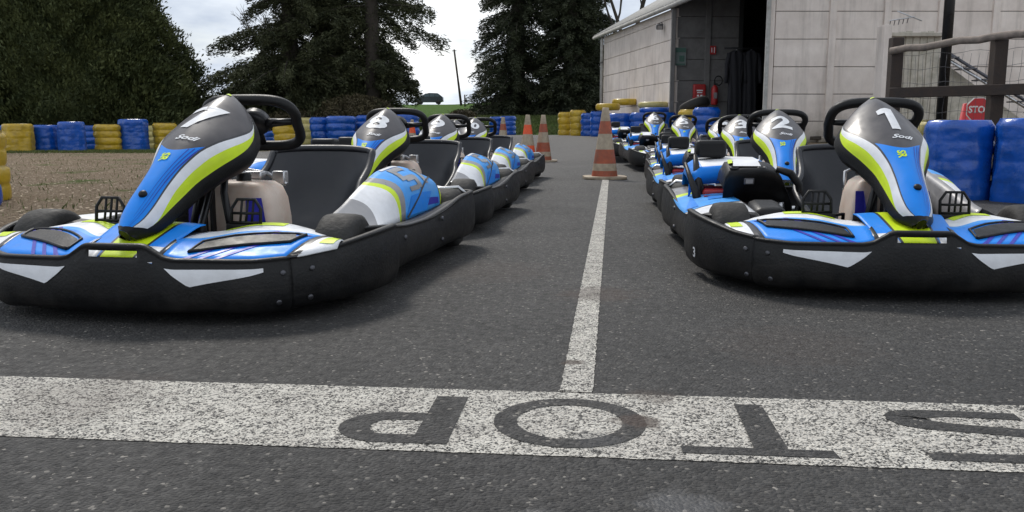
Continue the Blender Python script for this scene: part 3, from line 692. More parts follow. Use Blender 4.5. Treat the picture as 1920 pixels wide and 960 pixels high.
def tank(root):
    mb=MB(); rows=[]
    for z,hw,y0,y1 in((.07,.12,.57,.75),(.08,.150,.55,.77),(.16,.155,.545,.77),(.25,.152,.55,.765),(.32,.143,.56,.76),(.36,.125,.57,.755),(.378,.10,.59,.74),(.382,.06,.62,.71)):
        ring=[]
        for i in range(32):
            a=2*math.pi*i/32; c,s_=math.cos(a),math.sin(a); e_=.30
            ring.append((.092+hw*math.copysign(abs(c)**e_,c),(y0+y1)/2+(y1-y0)/2*math.copysign(abs(s_)**e_,s_),z))
        rows.append(ring)
    V=mb.quadgrid(rows,TANK,close=True)
    f=mb.bm.faces.new(V[-1]); f.material_index=0; o=mb.build('fuel_tank',root)
    c=MB(); c.lathe([(.001,.03),(.022,.03),(.026,.022),(.026,0)],(.10,.66,.38),(0,0,1),BLK,16); c.build('cap',o)
    y=.541
    for x0,x1 in((.160,.228),(-.052,-.012)):
        d=MB()
        d.poly([(x0,y+.004,.33),(x1-.01,y+.004,.33),(x1+.01,y-.004,.22),(x1+.012,y-.004,.10),(x0+.012,y-.004,.10),(x0,y-.003,.22)],INDI)
        d.poly([(x0+.015,y-.005,.22),(x1+.002,y-.005,.20),(x1+.002,y-.006,.13),(x0+.02,y-.006,.15)],BLUE)
        d.build('sticker',o,recalc=False)
    s_=MB(); s_.box((.012,.528,.23),(.02,.02,.30),DMETAL); s_.box((.045,.53,.23),(.012,.02,.30),BLK); s_.build('tank_strap',o)
    # metal clutter above the tank
    m=MB(); m.box((.07,.78,.395),(.10,.05,.03),METAL,bev=.006); m.lathe([(.02,0),(.02,.05)],(.03,.78,.38),(0,0,1),METAL,12,cap=True); m.tube([(-.03,.78,.3),(-.025,.80,.39),(.03,.81,.415),(.12,.81,.40),(.2,.80,.36)],.008,METAL,8)
    m.box((.17,.81,.385),(.05,.04,.05),METAL,bev=.005)
    m.build('gear_bracket',root)
def steering(root):
    c=Vector((.075,.82,.585)); U=Vector((0,-.66,.75)); X=Vector((1,0,0)); Nn=X.cross(U)
    mb=MB(); pts=[]
    for i in range(48):
        a=2*math.pi*i/48; cs,sn=math.cos(a),math.sin(a); e_=.55
        hx=.172 if sn>0 else .165; pts.append(c+X*(hx*math.copysign(abs(cs)**e_,cs))+U*(.112*math.copysign(abs(sn)**e_,sn)))
    mb.tube(pts,.0195,BLK,10,closed=True)
    o=mb.build('steering_wheel',root)
    h=MB(); h.lathe([(.001,.02),(.045,.02),(.055,.0),(.05,-.03),(.001,-.03)],c,Nn,BLK2,20)
    for a in(-1,1):
        p0=c+X*a*.03; p1=c+X*a*.165+U*.01; h.tube([p0,(p0+p1)/2-Nn*.01*0,p1],[.020,.014,.012],BLK2,8)
    h.tube([c,c-U*.11],[.02,.012],BLK2,8)
    h.build('hub',o)
    k=MB(); k.tube([c,(.062,.63,.47),(.050,.515,.36),(.035,.44,.20),(.035,.36,.12)],.012,BLK2,10)
    k.tube([(-.04,.50,.12),(.01,.51,.35),(.05,.60,.46)],.013,BLK2,8); k.tube([(.14,.50,.12),(.10,.51,.35),(.065,.60,.46)],.013,BLK2,8)
    k.tube([(.0,.58,.45),(.05,.50,.56)],.014,BLK2,8); k.tube([(.12,.58,.45),(.06,.50,.55)],.014,BLK2,8)
    k.box((.065,.61,.455),(.09,.05,.05),BLK2,bev=.01)
    k.build('steering_column',root)
def pedals(root):
    for x,sg in((-.235,-1),(.245,1)):
        mb=MB(); o=(x,.365,.235); u=(1,0,0); v=Vector((0,.12,.99)).normalized(); w=.05
        V=lambda a,b: Vector(o)+Vector(u)*a+v*b
        mb.tube([V(-w,0),V(-w,.075),V(-w*.6,.105),V(w*.6,.105),V(w,.075),V(w,0)],.0055,BLK,6)
        for k in(-.4,0,.4): mb.tube([V(k*w,.03),V(k*w+.006,.104)],.004,BLK,6)
        mb.tube([V(-w,.06),V(w,.06)],.005,BLK,6); mb.tube([V(-w,.03),V(w,.03)],.005,BLK,6)
        mb.box(V(0,.0),(.13,.018,.05),BLK,bev=.004); mb.box(V(0,-.06),(.12,.05,.02),BLK,bev=.004)
        mb.tube([V(0,0),(x-.05*sg,.35,.13),(x-.09*sg,.36,.09)],.008,BLK,8); mb.tube([V(.0,.01),(x-.13*sg,.5,.245),(x-.14*sg,.55,.1)],.007,BLK,8)
        mb.tube([V(-.04*sg,-.02),(x-.10*sg,.47,.22)],.010,BLK,8)
        mb.build('pedal',root)
def engine(root):
    st=MB(); st.box((-.35,.72,.215),(.13,.22,.10),BLK,rot=Matrix.Rotation(R(6),3,'X'),bev=.03); st.box((-.34,.90,.20),(.10,.16,.10),BLK,bev=.03); st.build('battery_cover',root)
    e_=MB(); e_.box((-.44,1.45,.20),(.20,.26,.16),RED,bev=.02)
    for k in range(7): e_.box((-.44,1.265-.004*k,.14+.022*k),(.20,.03,.008),RED)
    e_.lathe([(.07,0),(.07,.04),(.04,.045)],(-.52,1.42,.22),(-1,0,0),RED,18,cap=True); eo=e_.build('engine',root)
    t=MB(); t.lathe([(.03,-.06),(.045,-.05),(.045,.05),(.03,.06)],(-.30,1.26,.30),(0,1,0),METAL,14,cap=True); t.build('silencer',eo)
    # black front shroud with white top sticker
    mb=MB(); P=[]
    for x,zt,y0 in((-.475,.29,1.08),(-.470,.345,1.05),(-.455,.378,1.03),(-.40,.384,1.02),(-.31,.385,1.02),(-.26,.375,1.03),(-.225,.345,1.05),(-.20,.30,1.08),(-.165,.22,1.1)):
        P.append([(x+.06 if x<-.4 else x,y0+.12,zt-.15),(x+.02 if x<-.4 else x,y0+.05,zt-.09),(x,y0+.02,zt-.035),(x,y0,zt-.004),(x,y0+.012,zt+.008),(x,y0+.10,zt+.030),(x,y0+.19,zt+.036),(x,y0+.24,zt+.02)])
    mb.quadgrid(P,BLK); o=mb.build('engine_shroud',root)
    d=MB(); z=lambda y:.395+.030*(y-1.03)/.09
    d.quadgrid([[(-.44,1.045,.402),(-.32,1.045,.402)],[(-.43,1.12,.419),(-.32,1.12,.421)],[(-.42,1.20,.425),(-.30,1.20,.427)]],WHITE)
    d.build('sticker',o,recalc=False)
    d=MB(); d.quadgrid([[(-.455,1.10,.410),(-.435,1.10,.414)],[(-.445,1.20,.423),(-.425,1.20,.426)]],LIME); d.build('lime_stripe',o,recalc=False)
    for x in(-.435,-.315):
        k=MB(); k.lathe([(.001,.003),(.011,.003),(.012,.006),(.020,.007),(.022,0)],(x,1.05,.392),(0,-.15,1),BLK2,16); k.build('knob',o)
    g=MB(); g.box((-.37,1.035,.335),(.045,.012,.03),DMETAL,bev=.004); g.box((-.37,1.028,.335),(.03,.006,.018),GREY2); g.build('hour_meter',o)
    # hoop running down to the seat
    h=MB(); h.tube([(-.25,1.06,.39),(-.19,1.05,.37),(-.15,1.05,.32),(-.14,1.05,.25),(-.16,1.05,.18),(-.2,1.05,.12)],[.014,.018,.017,.016,.015,.012],BLK,8); h.tube([(-.22,1.08,.24),(-.215,1.08,.17)],.016,METAL,10); h.build('guard_hoop',root)
    # blue and white rear cover
    mb=MB(); P=[]
    for x,zt in((-.60,.31),(-.585,.355),(-.54,.385),(-.40,.395),(-.25,.392),(-.20,.37),(-.18,.31)):
        P.append([(x,1.36,zt-.085),(x,1.345,zt-.02),(x,1.36,zt),(x,1.5,zt+.02),(x,1.68,zt+.03),(x,1.72,zt-.02),(x,1.73,zt-.1)])
    V=mb.quadgrid(P,BLUE); iw=mb.mi(WHITE); ik=mb.mi(LBLUE)
    mb.bm.faces.ensure_lookup_table()
    for f in mb.bm.faces:
        c=f.calc_center_median()
        if c.z>.385 and -.56<c.x<-.28 and 1.40<c.y<1.6: f.material_index=iw
        elif c.z>.38 and c.y<1.42: f.material_index=ik
    mb.build('engine_cover',root,solid=.006,solo=-1)
    a=MB(); a.box((-.475,1.60,.465),(.15,.12,.088),BLK,bev=.018); a.build('air_box',root)
    x_=MB(); x_.tube([(-.56,1.25,.20),(-.575,1.28,.27),(-.60,1.33,.34),(-.615,1.40,.40)],[.022,.020,.012,.008],BLK,8)
    x_.tube([(-.545,1.34,.18),(-.555,1.36,.30),(-.57,1.40,.44)],[.03,.024,.010],BLK2,8); x_.build('chain_guard',root)
def chassis(root):
    mb=MB(); mb.box((0,.95,.055),(.55,1.1,.008),DMETAL); mb.box((0,.36,.060),(.95,.50,.006),BLK)
    for x in(-.27,.27): mb.tube([(x*.7,.18,.08),(x,.35,.07),(x*1.3,.8,.07),(x*1.2,1.3,.08),(x,1.8,.10)],.016,BLK2,8)
    mb.tube([(-.5,.45,.14),(.5,.45,.14)],.014,BLK2,8); mb.tube([(-.55,1.765,.145),(.55,1.765,.145)],.020,METAL,10)
    mb.tube([(-.62,.62,.09),(.62,.62,.09)],.014,BLK2,8); mb.tube([(-.64,1.3,.09),(.64,1.3,.09)],.014,BLK2,8)
    mb.build('chassis',root)
    r=MB(); path=wall_path([(-.62,1.955),(-.45,1.985),(0,2.0),(.45,1.985),(.62,1.955)],40)[::-1]
    wall(r,path,lambda p,f:.255,lambda p,f:.09,PROF,BLK,sgn=1); r.build('rear_bumper',root,solid=.006,solo=-1)
    for sg in(-1,1):
        q=MB(); q.tube([(sg*.38,1.74,.16),(sg*.42,1.82,.27),(sg*.62,1.84,.285),(sg*.66,1.84,.25)],.010,METAL,8); q.build('bumper_stay',root)
def make_kart():
    root=empty('go_kart')
    fb,FS,a_of=front_bumper(root); fairing(root); np_,onc=nose(root)
    for sg in(-1,1): side_bumper(root,sg)
    side_pod(root,1,True); side_pod(root,-1,False)
    for sg in(-1,1): wheel(root,sg*.535,.47,.142,.13,1); wheel(root,sg*.55,1.765,.14,.19,0)
    seat(root); tank(root); steering(root); pedals(root); engine(root); chassis(root)
    return root,np_,onc,FS,a_of
def children(o): return [c for c in bpy.data.objects if c.parent==o]
def copy_tree(o,parent=None):
    c=o.copy(); COL.objects.link(c); c.parent=parent
    for ch in children(o): copy_tree(ch,c)
    return c
proto,np_,onc,FS,a_of=make_kart()
KARTS=[('1',1.31,2.72,6,'blue and white go-kart with number 1 on its nose, front of the right-hand row'),
('2',1.54,4.74,6,'blue and white go-kart with number 2 on its nose, parked behind kart 1'),
('3',1.84,6.78,6,'blue and white go-kart with number 3 on its nose, between karts 2 and 4'),
('4',2.20,8.82,5,'blue and white go-kart with number 4 on its nose, half hidden behind kart 3'),
('5',2.22,10.95,2,'blue and white go-kart with number 5 on its nose, beside the yellow stack'),
('6',2.17,13.0,2,'blue and white go-kart with number 6 on its nose, last of the right-hand row'),
('7',-1.16,2.42,9,'blue and white go-kart nearest on the left, pale glare over the number on its nose'),
('8',-.86,4.40,7,'blue and white go-kart with number 8 on its nose, second in the left row'),
('9',-.70,6.42,7,'blue and white go-kart with number 9 on its nose, third in the left row'),
('10',-.52,8.44,7,'blue and white go-kart with number 10 on its nose, fourth in the left row'),
('11',-.80,10.5,2,'farthest go-kart of the left row, seen through the steering wheel of kart 10')]
roots=[]
for i,(n_,x,y,yaw,lab) in enumerate(KARTS):
    r=proto if i==0 else copy_tree(proto); roots.append(r)
for (n_,x,y,yaw,lab),r in zip(KARTS,roots):
    r.location=(x,y,tz(x,y+1)+.006); r.rotation_euler=(math.atan2(tz(x,y+1.9)-tz(x,y),1.9) ,0,-R(yaw))
    tag(r,lab,'go-kart','go-karts parked in two rows')
    npn=[c for c in children(r) if c.name.startswith('nose_panel')][0]
    number(n_,npn,onc)
    if x<0:
        b=MB(); b.box((.02,1.66,.49),(.12,.08,.06),BLK,bev=.014); b.tube([(.02,1.66,.47),(.02,1.72,.3),(.02,1.80,.14)],.012,BLK2,8); b.build('rear_box',r)
n0=[c for c in children(roots[0]) if c.name.startswith('nose_panel')][0]; n0.rotation_euler=(0,0,R(5)); n0.location=Vector((-.012,.62,0))-Matrix.Rotation(R(5),3,'Z')@Vector((0,.62,0))
aa=a_of(-.665); fbn=[c for c in children(roots[0]) if c.name.startswith('corner_bumper')][0]
text_on('corner_number','3',.05,lambda x,y:soff(FS,aa+x*.42,.32+y/.2,.004),WHITE,fbn,bold=.001,cuts=1)

# ------------------------------------------------------------------ traffic cones
def stain(name,c,d): return simple(name,c,.55,vary=.2,scale=20,dirt=d,dirt_amt=.75)
CO=stain('faded_orange',(.34,.08,.035),(.15,.08,.05)); CO2=simple('bright_orange',(.75,.09,.02),.5,vary=.1); CW=stain('dirty_white_band',(.38,.31,.22),(.20,.14,.09))
def cone(x,y,h,bright,label,lean=0):
    r=empty('traffic_cone',(x,y,tz(x,y)+.004)); r.rotation_euler=(0,R(lean),0)
    b=MB(); w=.245*h/.8; s=[]
    b.prism([(w*math.copysign(abs(math.cos(a))**.45,math.cos(a)),w*math.copysign(abs(math.sin(a))**.45,math.sin(a))) for a in [2*math.pi*i/28 for i in range(28)]],(0,0,.002),(1,0,0),(0,1,0),(0,0,1),.03,CW if not bright else CO,bev=.006)
    b.build('base',r)
    body=MB(); bands=[(0,.20,CO if not bright else CO2),(.20,.20,None)]
    o_=CO2 if bright else CO
    zs=[(.03,.22,o_),(.22,.30,CW) if False else (.22,.30,o_),(.30,.42,o_)]
    cols=[(.035,.13,CW),(.13,.36,o_),(.36,.60,CW),(.60,.80,o_),(.80,1.0,CW)]
    if not bright: cols=[(.035,.12,o_),(.12,.22,CW),(.22,.42,o_),(.42,.64,CW),(.64,.82,o_),(.82,1.0,CW)]
    rad=lambda f:(.155-.118*f)*h/.8
    for a,b_,m in cols:
        body.lathe([(rad(a+(b_-a)*k/4),h*(a+(b_-a)*k/4)) for k in range(5)],(0,0,0),(0,0,1),m,28)
    body.lathe([(rad(1.0),h),(rad(1)*.9,h+.008),(rad(1)*.55,h+.008),(rad(1)*.5,h-.03)],(0,0,0),(0,0,1),CW,28)
    body.build('cone_body',r)
    return tag(r,label,'traffic cone','traffic cones between the kart rows')
cone(1.065,9.85,.80,False,'dirty faded orange and white cone standing on the end of the centre line')
cone(.27,14.8,.80,True,'bright orange and white cone, cleanest of the cones, behind the left row')
cone(.545,15.0,.80,False,'dull brownish cone with a pale foot just right of the bright orange cone')
cone(-.19,18.5,.75,False,'pale sand-coloured cone beside the small blue tyre stack')
cone(-2.15,18.6,.70,True,'orange cone glimpsed through the steering wheel of kart 8')
# ------------------------------------------------------------------ tyre stacks
def tstack(x,y,rad,n,hh,mat,label,seed,lean=0,mat2=None,group='plastic-wrapped tyre stacks round the track',wrapped=False,name='tyre_stack'):
    mb=MB(); rn=random.Random(seed); H=n*hh; rows=[]; seg=40; cols=[]
    nz=n*9
    for k in range(nz+1):
        z=H*k/nz; ph=(z/hh)%1 if k<nz else 1; b=abs(math.sin(math.pi*ph))**.55
        amp=.014 if wrapped else .08
        row=[]; lay=int(min(z/hh,n-1e-6)); ox=(rn.random() if 0 else math.sin(lay*2.3+seed)*.012); oy=math.cos(lay*1.7+seed)*.012
        if wrapped: ox=oy=0
        for i in range(seg):
            a=2*math.pi*i/seg; p=Vector((math.cos(a)*2,math.sin(a)*2,z*(1.2 if wrapped else 3)+seed*7)); wv=mnoise.fractal(p,.8,2.2,3)*(.035 if wrapped else .018)+.010*mnoise.noise(Vector((a*5,z*14,seed)))
            rr=rad*(1-amp+amp*b)+wv*rad/.3-.02*smooth(.93,1,z/H)
            row.append((ox+rr*math.cos(a),oy+rr*math.sin(a),z+.0*wv))
        rows.append(row)
    for rr,dz in((.86,.012),(.72,.008),(.56,-.01),(.53,-.08),(.5,-.2)): rows.append([(rad*rr*math.cos(2*math.pi*i/seg),rad*rr*math.sin(2*math.pi*i/seg),H+dz) for i in range(seg)])
    V=mb.quadgrid(rows,mat,close=True); f=mb.bm.faces.new(V[-1]); f.material_index=mb.mi(RUB)
    if mat2:
        i2=mb.mi(mat2)
        for f in mb.bm.faces:
            if f.calc_center_median().z<H*.42 and f.calc_center_median().z<H*.42: f.material_index=i2
    o=mb.build(name); o.location=(x,y,tz(x,y)+.002); o.rotation_euler=(0,R(lean),seed)
    return tag(o,label,'tyre stack',group)
def atpx(u,Y): return (u-960)/1600*(Y*math.cos(PITCH)+.57*math.sin(PITCH))
S=tstack
LS=[(37,21.6,.36,4,.172,FYEL,'wide yellow tyre stack leftmost of the row under the hedge trees'),
(89,22.2,.33,4,.165,FBLUE,'blue tyre stack right beside the wide yellow one'),
(137,21.9,.33,4,.185,FBLUE,'dull blue tyre stack, right one of the touching blue pair'),
(170,24.5,.32,4,.165,FBLUE,'small dark blue tyre stack set back behind the blue pair'),
(204,22.6,.35,4,.17,FYEL,'yellow tyre stack with deep ribs between two blue stacks'),
(253,23.0,.38,5,.163,FBLUE,'tall bright blue tyre stack just left of kart 7'),
(285,25.5,.30,4,.165,FYEL2,'pale cream tyre stack set back beside the tall blue one'),
(312,23.4,.33,4,.18,FYEL,'yellow tyre stack just above the nose of kart 7'),
(1,24.0,.33,4,.165,FBLUE,'blue tyre stack cut by the left picture edge, far row')]
for k,(u,Y,r_,n_,h_,m_,lab) in enumerate(LS): S(atpx(u,Y),Y,r_*.96,n_,h_,m_,lab,k+1,wrapped=(k in(0,1,2,5)))
S(-4.27,6.9,.19,4,.137,FYEL,'tall yellow tyre stack cut by the left picture edge, nearest on the gravel',21)
S(-4.02,6.35,.19,1,.17,FBLUE,'low blue tyre at the foot of the near yellow stack on the left',22)
for k,(u,Y,r_,n_,h_,m_,lab) in enumerate([(497,23,.28,3,.15,FBLUE,'low blue tyre stack seen inside the rim of the wheel of kart 7'),
(536,22.4,.30,4,.185,FYEL,'crumpled yellow tyre stack framed by the steering wheel of kart 7'),
(580,24.5,.30,4,.19,FYEL2,'yellow-topped tyre stack half behind blue ones over the seat of kart 7'),
(604,23.3,.30,4,.185,FBLUE,'blue tyre stack above the black box of kart 7'),
(641,23.0,.40,4,.185,FBLUE,'wide blue tyre stack just left of kart 8'),
(690,23.6,.32,4,.182,FBLUE,'blue tyre stack hidden behind the nose of kart 8'),
(765,23.0,.32,4,.18,FBLUE,'blue tyre stack framed by the steering wheel of kart 8'),
(934,29.5,.30,4,.15,FBLUE,'blue tyre stack behind the pale sand-coloured cone'),
(952,29.0,.28,4,.155,FBLUE,'small blue tyre stack right of the pale sand-coloured cone')]): S(atpx(u,Y),Y,r_,n_,h_,m_,lab,k+30)
for k,(u,Y,r_,n_,h_,m_,lab) in enumerate([(1060,27.5,.24,4,.18,FYEL,'yellow tyre stack at the left end of the row by the shed'),
(1075,27.9,.2,4,.155,FBLUE,'narrow blue tyre stack squeezed between two yellow stacks'),
(1083,26.2,.25,4,.19,FYEL,'ribbed yellow tyre stack, second yellow from the grass'),
(1104,25.6,.24,4,.165,FBLUE,'ribbed blue tyre stack left of the front cone'),
(1121,24.6,.24,4,.175,FBLUE,'dark blue tyre stack half behind the front cone'),
(1163,21.6,.36,3,.20,FBLUE,'wide blue tyre stack right of the front cone by the shed'),
(1203,20.8,.30,3,.195,FBLUE,'blue tyre stack behind kart 6'),
(1243,20.2,.30,3,.19,FBLUE,'blue tyre stack between the noses of karts 6 and 5'),
(1293,18.6,.27,3,.20,FYEL,'yellow tyre stack between the noses of karts 5 and 4'),
(1322,17.0,.265,4,.155,FBLUE,'ribbed blue tyre stack just left of kart 4')]): S(atpx(u,Y),Y,r_,n_,h_,m_,lab,k+50)
def loose(x,y,z,r_,w_,mat,label,rot=(0,0,0),name='tyre',group='loose tyres lying on the stacks'):
    mb=MB(); h=w_/2
    mb.lathe([(r_*.55,-h*.7),(r_*.62,-h),(r_*.88,-h),(r_*.98,-h*.7),(r_,0),(r_*.98,h*.7),(r_*.88,h),(r_*.62,h),(r_*.55,h*.7),(r_*.58,0),(r_*.55,-h*.7)],(0,0,0),(0,0,1),mat,32)
    o=mb.build(name); o.location=(x,y,z); o.rotation_euler=rot; return tag(o,label,'tyre',group)
zt=tz(3,22)
loose(atpx(1170,24),24,zt+.98-.03,.36,.17,FYEL,'yellow tyre lying on the stacks just right of the front cone tip')
loose(atpx(1140,22.4),22.6,zt+.78,.32,.17,FYEL,'yellow tyre lying low right behind the front cone')
loose(atpx(1212,24),24,zt+.95,.34,.17,FBLUE,'upper blue tyre lying against the pale shed wall')
loose(atpx(1226,21.4),21.5,zt+.80,.40,.15,FYEL2,'faded yellow tyre lying on top of a blue tyre by the shed corner')
loose(atpx(1230,21.2),21.3,zt+.665,.42,.13,FBLUE,'flat blue tyre under the faded yellow tyre by the shed corner')
loose(atpx(1299,18.9),18.9,tz(4,19)+.70,.34,.20,RUB,'bare black tyre leaning on the stacks under the red box',rot=(R(-14),R(-20),0))
S(atpx(1789,7.1),7.1,.265,4,.157,FBLUE,'big shiny blue wrapped tyre stack right of kart 1 beneath the fence',81,wrapped=True)
S(atpx(1925,6.75),6.75,.27,4,.160,FBLUE,'big shiny blue wrapped tyre stack at the right picture edge',83,wrapped=True)
S(atpx(1752,9.4),9.4,.22,4,.164,FYEL2,'pale torn yellow tyre stack peeking over the big blue one',85)
S(atpx(1792,9.2),9.2,.14,4,.157,FYEL2,'ragged cream bundle behind the big blue stack near the stop sign',86)

# ------------------------------------------------------------------ building
bld=empty('concrete_shed',(0,0,0)); tag(bld,'pale concrete panel shed with corrugated roof and dark open porch','building')
BZ=.0
def panelwall(name,p0,p1,z0,z1,first,step,mat,batt=None,th=.15,jt=JOINT,offs=0):
    p0=Vector(p0);p1=Vector(p1); d=(p1-p0); Ln=d.length; d.normalize(); n=Vector((d.y,-d.x))   # outward (towards camera side)
    u=Vector((d.x,d.y,0)); nn=Vector((n.x,n.y,0)); mb=MB(); z=first
    rot=Matrix(((d.x,n.x,0),(d.y,n.y,0),(0,0,1)))
    zs=[z0]; 
    while z<z1: 
        if z>z0+.05: zs.append(z)
        z+=step
    zs.append(z1); g=.012
    bts=[0]+(batt or [])+[Ln]
    for a,b in zip(zs,zs[1:]):
        for s0,s1 in zip(bts,bts[1:]):
            j=random.uniform(0,.006)
            c=Vector((p0.x,p0.y,0))+u*((s0+s1)/2)-nn*(th/2-j); c.z=(a+b)/2
            mb.box(c,(s1-s0-.004,th,b-a-g),mat,rot=rot,bev=.004)
    c=Vector((p0.x,p0.y,0))+u*(Ln/2)-nn*(th/2+.02); c.z=(z0+z1)/2; mb.box(c,(Ln-.02,th-.03,z1-z0-.02),jt,rot=rot)
    for b in (batt or []):
        c=Vector((p0.x,p0.y,0))+u*b+nn*.012; c.z=(z0+z1)/2; mb.box(c,(.13,.06,z1-z0),mat,rot=rot,bev=.01)
    return mb.build(name,bld)
# receding side wall, from near corner (3.87,20.9) to far (2.87,27.3)
panelwall('side_wall',(2.87,27.3),(3.87,20.9),.2,3.42,.22+.5-.02,.5,CONC)
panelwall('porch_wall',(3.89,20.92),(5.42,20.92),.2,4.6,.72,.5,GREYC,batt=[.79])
panelwall('front_wall',(4.86,16.2),(12.2,16.2),.0,6.2,.215,.5,CONC,batt=[1.05+i*1.0 for i in range(7)])
mb=MB(); mb.box((4.80,16.3,2.0),(.10,.22,4.6),CONC,bev=.01); mb.build('corner_column',bld)
mb=MB(); mb.box((4.72,16.17,1.85),(.07,.07,3.5),ROOFM,bev=.008); mb.build('door_post',bld)
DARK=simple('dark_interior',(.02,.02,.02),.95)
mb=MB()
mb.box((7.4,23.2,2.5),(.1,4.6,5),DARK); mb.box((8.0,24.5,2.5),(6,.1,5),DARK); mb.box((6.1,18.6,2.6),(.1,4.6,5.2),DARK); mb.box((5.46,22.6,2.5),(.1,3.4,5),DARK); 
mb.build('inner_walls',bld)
mb=MB(); mb.box((5.9,20.6,.36),(4.2,8.4,.03),GREYC); mb.build('floor_slab',bld)
# roof: eave along e0->e1, rising to the right
e0=Vector((2.62,28.0,3.50)); e1=Vector((4.62,15.2,3.50)); ed=(e1-e0).normalized(); up=Vector((-ed.y,ed.x,0)); up=Vector((abs(up.x),abs(up.y)*1,0)).normalized(); pitch=R(29); rdir=up*math.cos(pitch)+Vector((0,0,math.sin(pitch))); rn=ed.cross(rdir).normalized()
if rn.z<0: rn=-rn
Lr=(e1-e0).length; mb=MB(); nn_=int(Lr/.177)*6; rows=[[],[]]
for i in range(nn_+1):
    d=Lr*i/nn_; o_=rn*(.028*math.sin(2*math.pi*d/.177))
    rows[0].append(e0+ed*d+o_); rows[1].append(e0+ed*d+rdir*4.2+o_)
mb.quadgrid(rows,ROOFM); mb.build('roof',bld,solid=.012,solo=-1)
mb=MB(); rows=[[],[]]; r0=e0+rdir*4.2
d2=Vector((rdir.x,rdir.y,-rdir.z))
mb.quadgrid([[r0,r0+ed*Lr],[r0+d2*5,r0+ed*Lr+d2*5]],ROOFM); mb.build('rear_roof',bld,solid=.02)
mb=MB(); g0=e0-rn*.09; mb.tube([g0+Vector((-.04,0,.02)),g0+ed*Lr+Vector((-.04,0,.02))],.055,ROOFM,10); mb.build('gutter',bld)
mb=MB(); mb.tube([(2.83,27.32,3.42),(2.80,27.28,3.3),(2.80,27.26,.4)],.045,ROOFM,10)
for z in(1.1,2.6): mb.tube([(2.80,27.26,z),(2.80,27.26,z+.05)],.056,GREYC,10)
mb.build('downpipe',bld)
mb=MB(); mb.box((3.83,20.80,1.9),(.10,.10,3.1),GREYC,bev=.01); mb.build('corner_post',bld)
# gable infill over the porch and front
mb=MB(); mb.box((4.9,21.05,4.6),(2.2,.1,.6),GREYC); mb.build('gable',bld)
# floodlight
fl=empty('floodlight',(3.66,21.6,3.08)); tag(fl,'small dark floodlight on the shed wall beneath the eave','floodlight')
mb=MB(); mb.box((-.03,-.02,-.02),(.16,.10,.12),DMETAL,rot=Matrix.Rotation(R(25),3,'X'),bev=.01); mb.build('housing',fl)
mb=MB(); mb.box((-.035,-.078,-.045),(.12,.008,.09),METAL,rot=Matrix.Rotation(R(25),3,'X')); mb.build('lens',fl)
mb=MB(); mb.tube([(0.06,0,.02),(.02,0,.08),(-.05,0,.06)],.012,DMETAL,6); mb.build('bracket',fl)
# things on the porch wall
GRN=simple('green_notice',(.05,.12,.09),.6); PAPER=simple('pale_notice',(.16,.19,.18),.7)
yw=20.90-.03
def onwall(u,v,Y=yw): 
    f=Y*math.cos(PITCH); # solve for z with approx iteration
    b=(480-v)/1600; a=(u-960)/1600; dy=math.cos(PITCH)+b*math.sin(PITCH); t=Y/dy
    return Vector((a*t,Y,.57+t*(-math.sin(PITCH)+b*math.cos(PITCH))))
nb=empty('wall_notice',onwall(1276,106)); tag(nb,'faded green notice sheet high on the porch wall','notice')
mb=MB(); mb.box((0,0,0),(.26,.012,.42),PAPER); mb.build('sheet',nb)
mb=MB(); mb.box((0,-.010,.15),(.24,.006,.10),GRN); mb.box((.03,-.010,-.05),(.12,.006,.14),GRN); mb.box((0,-.010,-.18),(.22,.006,.03),GRN); mb.build('print',nb)
sg_=empty('fire_sign',onwall(1337,94)); tag(sg_,'small red fire equipment sign above the extinguisher','sign')
mb=MB(); mb.box((0,0,0),(.14,.01,.20),RED); mb.build('plate',sg_)
mb=MB()
for x,w_,h_ in((-.03,.03,.11),(.03,.03,.13)): mb.box((x,-.008,0),(w_*.6,.004,h_),WHITE)
mb.build('symbol',sg_)
rb=empty('red_wall_box',onwall(1310,174)); tag(rb,'red plastic box with pale lettering on the porch wall','box')
mb=MB(); mb.box((0,-.05,0),(.30,.12,.40),RED,bev=.03); mb.build('case',rb)
mb=MB(); mb.box((0,-.116,.05),(.15,.006,.03),WHITE); mb.box((0,-.116,-.0),(.12,.006,.025),WHITE); mb.box((-.04,-.116,-.07),(.05,.006,.04),WHITE); mb.box((.04,-.116,-.07),(.05,.006,.04),WHITE); mb.build('label_print',rb)
fe=empty('fire_extinguisher',onwall(1338,178)); tag(fe,'red fire extinguisher hanging beside the red box','fire extinguisher')
mb=MB(); mb.lathe([(.001,-.24),(.07,-.24),(.08,-.21),(.08,.15),(.05,.20),(.02,.23),(.001,.23)],(0,-.10,0),(0,0,1),RED,20); mb.build('cylinder',fe)
mb=MB(); mb.box((.02,-.10,.25),(.09,.04,.03),BLK,bev=.006); mb.build('handle',fe)
mb=MB(); mb.tube([Vector((.06+.09*math.cos(a)+.02,-.10,.33+.11*math.sin(a))) for a in [2*math.pi*i/24-1.8 for i in range(22)]],.013,BLK,8); mb.build('hose',fe)
mb=MB(); mb.box((0,-.182,-.02),(.08,.006,.14),GREY2); mb.build('label_print',fe)
